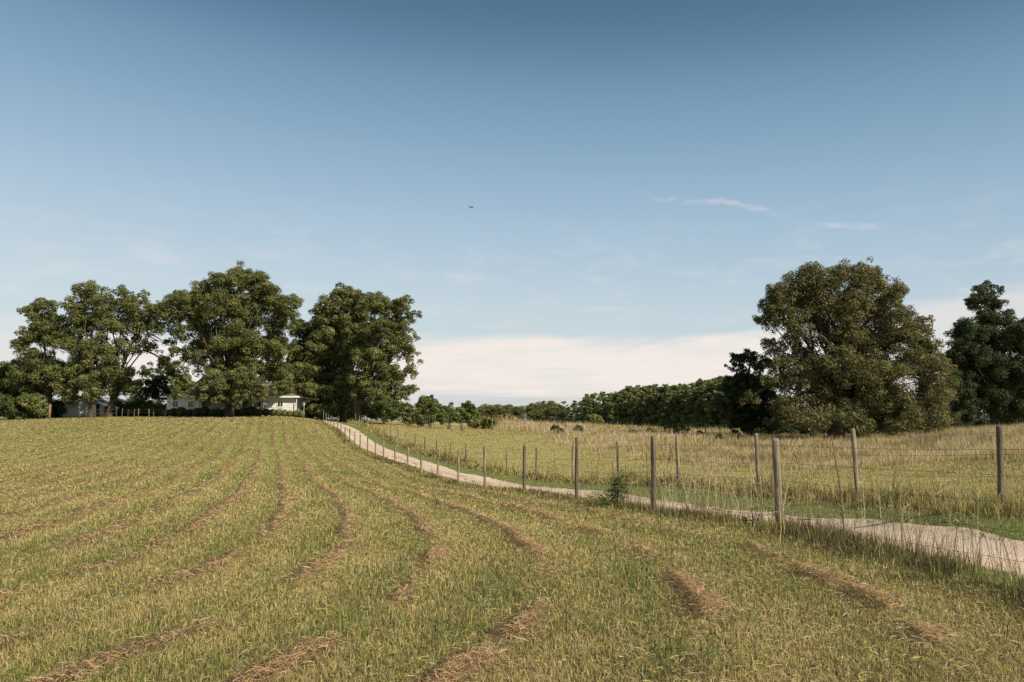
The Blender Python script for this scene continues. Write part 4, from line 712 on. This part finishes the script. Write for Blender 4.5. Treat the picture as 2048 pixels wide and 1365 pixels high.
def round_bush(px, label, r, D, pal, seed, grp):
    g = np.random.default_rng(seed); b = pt(px, D); root = empty('round_bush', tuple(b), label, 'bush', grp); c = b+np.array((0, 0, r*.88)); n = 900
    d = unit(n, g); rr = r*(.82+.18*g.random(n))*(1+.05*np.sin(d[:, 0]*5)+.04*np.cos(d[:, 1]*7)); p = c+d*rr[:, None]*np.array((1, 1, .9)); nr = d+unit(n, g)*.5; nr /= np.linalg.norm(nr, axis=1, keepdims=True); t = np.cross(nr, unit(n, g)); t /= np.linalg.norm(t, axis=1, keepdims=True); bb = np.cross(nr, t); s = .11
    V = np.stack([p-t*s, p-bb*s*.7, p+t*s, p+bb*s*.7], 1); cs = np.array(pal[0])[g.choice(len(pal[0]), n)]*g.uniform(.8, 1.2, (n, 1)); me = mesh_np('foliage', V.reshape(-1, 3), np.arange(4*n).reshape(-1, 4), 4, np.repeat(cs, 4, 0)); link('foliage', me, M_LEAF, root)
    MB().tube([b-np.array((0, 0, .1)), c], [.06, .03], 6).build('stem', M_BARK, root)
names = ['leftmost of the clipped bushes in front of the white right wing, in shade', 'second clipped bush from the left in front of the white right wing', 'third clipped bush from the left in front of the white right wing', 'fourth clipped bush from the left, below the small window', 'fifth clipped bush from the left, near the corner of the white right wing', 'sixth clipped bush, just beyond the house corner', 'last clipped bush, farthest right beyond the house corner']
for i, (px, r) in enumerate([(531, .56), (544.5, .54), (557, .53), (568, .5), (579, .46), (592, .52), (602, .56)]): round_bush(px, names[i], r, 110.6, BRIGHT if i else MID, 200+i, 'round clipped bushes in front of the house')  # first bush gets a darker palette, its shade painted into the leaves
ords = ['first', 'second', 'third', 'fourth', 'fifth', 'sixth', 'seventh', 'eighth', 'ninth', 'tenth', 'eleventh', 'twelfth', 'thirteenth']
for i in range(13):
    px = 330+i*15.6; round_bush(px, f'{ords[i]} from the left of the dark shaded bushes along the left wing and porch', .55+.1*((i*7) % 3), 110.2, DARK if i % 2 else MID, 220+i, 'shaded bushes along the house')  # the shade along the house is put into these darker leaf palettes
# ------------------------------------------------------------------ outbuilding, lamp post, aeroplane
def outbuilding():
    D = 119.; z = pt(160, D)[2]-.1; X = lambda px: at(px, 830, D)[0]; x0, x1 = X(108), X(226); xm = X(168); hw, hp = 1.35, 2.75; L = 10
    root = empty('outbuilding', (xm, D, z), 'white outbuilding with a low pitched roof half hidden by the trees on the left', 'shed')
    M_WH = noisy('white_metal', (.78, .77, .75), (.86, .85, .83), 1.2, .55, .1, (6, 1, 1)); M_RF = noisy('pale_metal_roof', (.60, .59, .58), (.70, .69, .67), 1, .8, .1, (6, 1, 1), spec=.2)
    MB().add([(x0, D, z), (x1, D, z), (x1, D, z+hw), (xm, D, z+hp), (x0, D, z+hw), (x0, D+L, z), (x1, D+L, z), (x1, D+L, z+hw), (xm, D+L, z+hp), (x0, D+L, z+hw)], [(0,1,2,3,4), (9,8,7,6,5), (1,6,7,2), (5,0,4,9)]).build('wall', M_WH, root)
    r = MB()
    for s, xe in ((-1, x0), (1, x1)):
        xo = xe+s*.25; zo = z+hw-.12; r.add([(xm, D-.25, z+hp+.02), (xo, D-.25, zo), (xo, D+L+.2, zo), (xm, D+L+.2, z+hp+.02), (xm, D-.25, z+hp+.1), (xo, D-.25, zo+.08), (xo, D+L+.2, zo+.08), (xm, D+L+.2, z+hp+.1)], [(0,1,2,3), (7,6,5,4), (0,4,5,1), (1,5,6,2), (2,6,7,3)])
    r.build('roof', M_RF, root); x = X(192); MB().box((x-.45, D-.04, z+.05), (x+.45, D-.003, z+1.95)).build('door', M_DKWOOD, root)
outbuilding()
def lamp_post():
    p = pt(607, 108); root = empty('yard_lamp', tuple(p), 'slender grey yard lamp on a pole right of the house', 'lamp'); M_G = noisy('grey_paint', (.16, .17, .17), (.24, .25, .25), 3); x, y, z = p
    MB().tube([(x, y, z-.1), (x, y, z+1.75)], .05, 8).build('pole', M_G, root, True)
    h = MB(); h.tube([(x, y, z+1.74), (x, y, z+1.8), (x, y, z+2.02)], [.06, .10, .14], 8); h.build('lantern', principled('lamp_glass', (.6, .6, .58), .2)[0], root)
    MB().tube([(x, y, z+2.02), (x, y, z+2.06), (x, y, z+2.2)], [.2, .19, .02], 8).build('lamp_cap', M_G, root)
lamp_post()
def plane():
    c = at(942.5, 415, 3600); root = empty('aeroplane', tuple(c), 'tiny dark twin engined aeroplane high in the clear sky', 'aeroplane', rz=R(155)); root.rotation_euler = (R(-6), R(2), R(152))
    m, *_ = principled('aircraft_skin', (.08, .09, .11), .4)
    MB().tube([(0,-17,0),(0,-15.5,0),(0,-12,.2),(0,8,.2),(0,14,.8),(0,18,1.6)], [.2, 1.3, 2.1, 2.1, 1.3, .3], 14).build('fuselage', m, root, True, False)
    for s in (-1, 1):
        MB().add([(s*1.5,-4,-.6),(s*1.5,4,-.6),(s*15.5,6.5,.8),(s*15.5,4.8,.8),(s*1.5,-4,.1),(s*1.5,4,.1),(s*15.5,6.5,1),(s*15.5,4.8,1)], [(0,3,2,1),(4,5,6,7),(0,1,5,4),(1,2,6,5),(2,3,7,6),(3,0,4,7)]).build('wing', m, root, False, False)
        MB().tube([(s*5,-4.5,-1.8),(s*5,-3,-1.8),(s*5,.5,-1.6)], [1.1, 1.25, .8], 12).build('engine', m, root, True, False)
        MB().add([(s*.5,13.5,1),(s*.5,17,1),(s*6.2,18,1.5),(s*6.2,16.6,1.5),(s*.5,13.5,1.3),(s*.5,17,1.3),(s*6.2,18,1.6),(s*6.2,16.6,1.6)], [(0,3,2,1),(4,5,6,7),(0,1,5,4),(1,2,6,5),(2,3,7,6),(3,0,4,7)]).build('tailplane', m, root, False, False)
    MB().add([(-.15,12,2),(.15,12,2),(.15,17.5,2),(-.15,17.5,2),(-.1,16.5,8),(.1,16.5,8),(.1,18.8,8),(-.1,18.8,8)], [(0,3,2,1),(4,5,6,7),(0,1,5,4),(1,2,6,5),(2,3,7,6),(3,0,4,7)]).build('tail_fin', m, root, False, False)
plane()
# ------------------------------------------------------------------ plants by the near fence
def leafy_plant(name, label, px, D, stems, seed, cols, leafL=.085, nl=26):
    g = np.random.default_rng(seed); b = pt(px, D); root = empty(name, tuple(b), label, 'plant'); tb = MB(); V = []; cc = []
    for (dx, h, lean) in stems:
        s = b+np.array((dx, g.normal(0, .05), 0)); t = s+np.array((lean, g.normal(0, .05), h)); pts = limb(tb, s, t, .008, .002, g, .05, 8)
        for k in range(nl):
            u = g.uniform(.18, 1); q = u*7; i = min(int(q), 6); p = np.array(pts[i])*(1-(q-i))+np.array(pts[i+1])*(q-i); a = g.uniform(0, 6.28); d = np.array((math.cos(a), math.sin(a), g.uniform(.1, .9))); d /= np.linalg.norm(d)
            br = g.uniform(0, .14)*(1.2-u); p = p+d*br; L = leafL*g.uniform(.6, 1.3); sd_ = np.cross(d, (0, 0, 1.)); sd_ = sd_/np.linalg.norm(sd_)*L*.17+np.array((0, 0, g.normal(0, .006))); V += [p, p+d*L*.45+sd_, p+d*L-np.array((0, 0, L*.15)), p+d*L*.45-sd_]; cc += [np.array(cols[int(g.integers(len(cols)))])*g.uniform(.8, 1.2)]*4
    tb.build('stem', M_BARK, root); me = mesh_np('foliage', np.array(V), np.arange(len(V)).reshape(-1, 4), 4, np.array(cc)); link('foliage', me, M_LEAF, root)
GL = [(.10, .15, .035), (.15, .20, .05), (.07, .10, .03)]
leafy_plant('wild_sapling', 'bushy green sapling growing through the near fence beside the road', 1232, 15.9, [(.03,.62,.05),(-.08,.42,.02),(-.12,.35,-.05),(-.05,.55,.0),(.0,.72,.12),(.06,.6,.16),(.1,.45,.05),(-.2,.28,-.1),(.02,.5,-.04),(.12,.66,.14),(0,.6,.08)], 301, GL, .085, 58)
leafy_plant('wild_sapling', 'small bright yellow green weed just left of the bushy sapling at the fence', 1192, 15.6, [(-.08,.25,-.08),(.0,.32,.0),(.08,.22,.1),(.14,.18,.12)], 302, [(.17,.22,.05),(.22,.26,.07),(.12,.16,.04)], .085, 45)
leafy_plant('withered_weed', 'small curled black withered weed in front of the road left of the nearest post', 1497, 10.9, [(-.06,.12,-.08),(0,.26,.02),(.03,.2,.06),(.05,.14,.1)], 303, [(.02,.016,.012),(.035,.03,.022)], .06, 16)
leafy_plant('wild_sapling', 'dark leafy weed at the foot of a post on the far fence behind the sapling', 1065, 34.5, [(-.1,.3,-.05),(.05,.4,.0),(.15,.3,.1)], 304, GL, .13, 20)
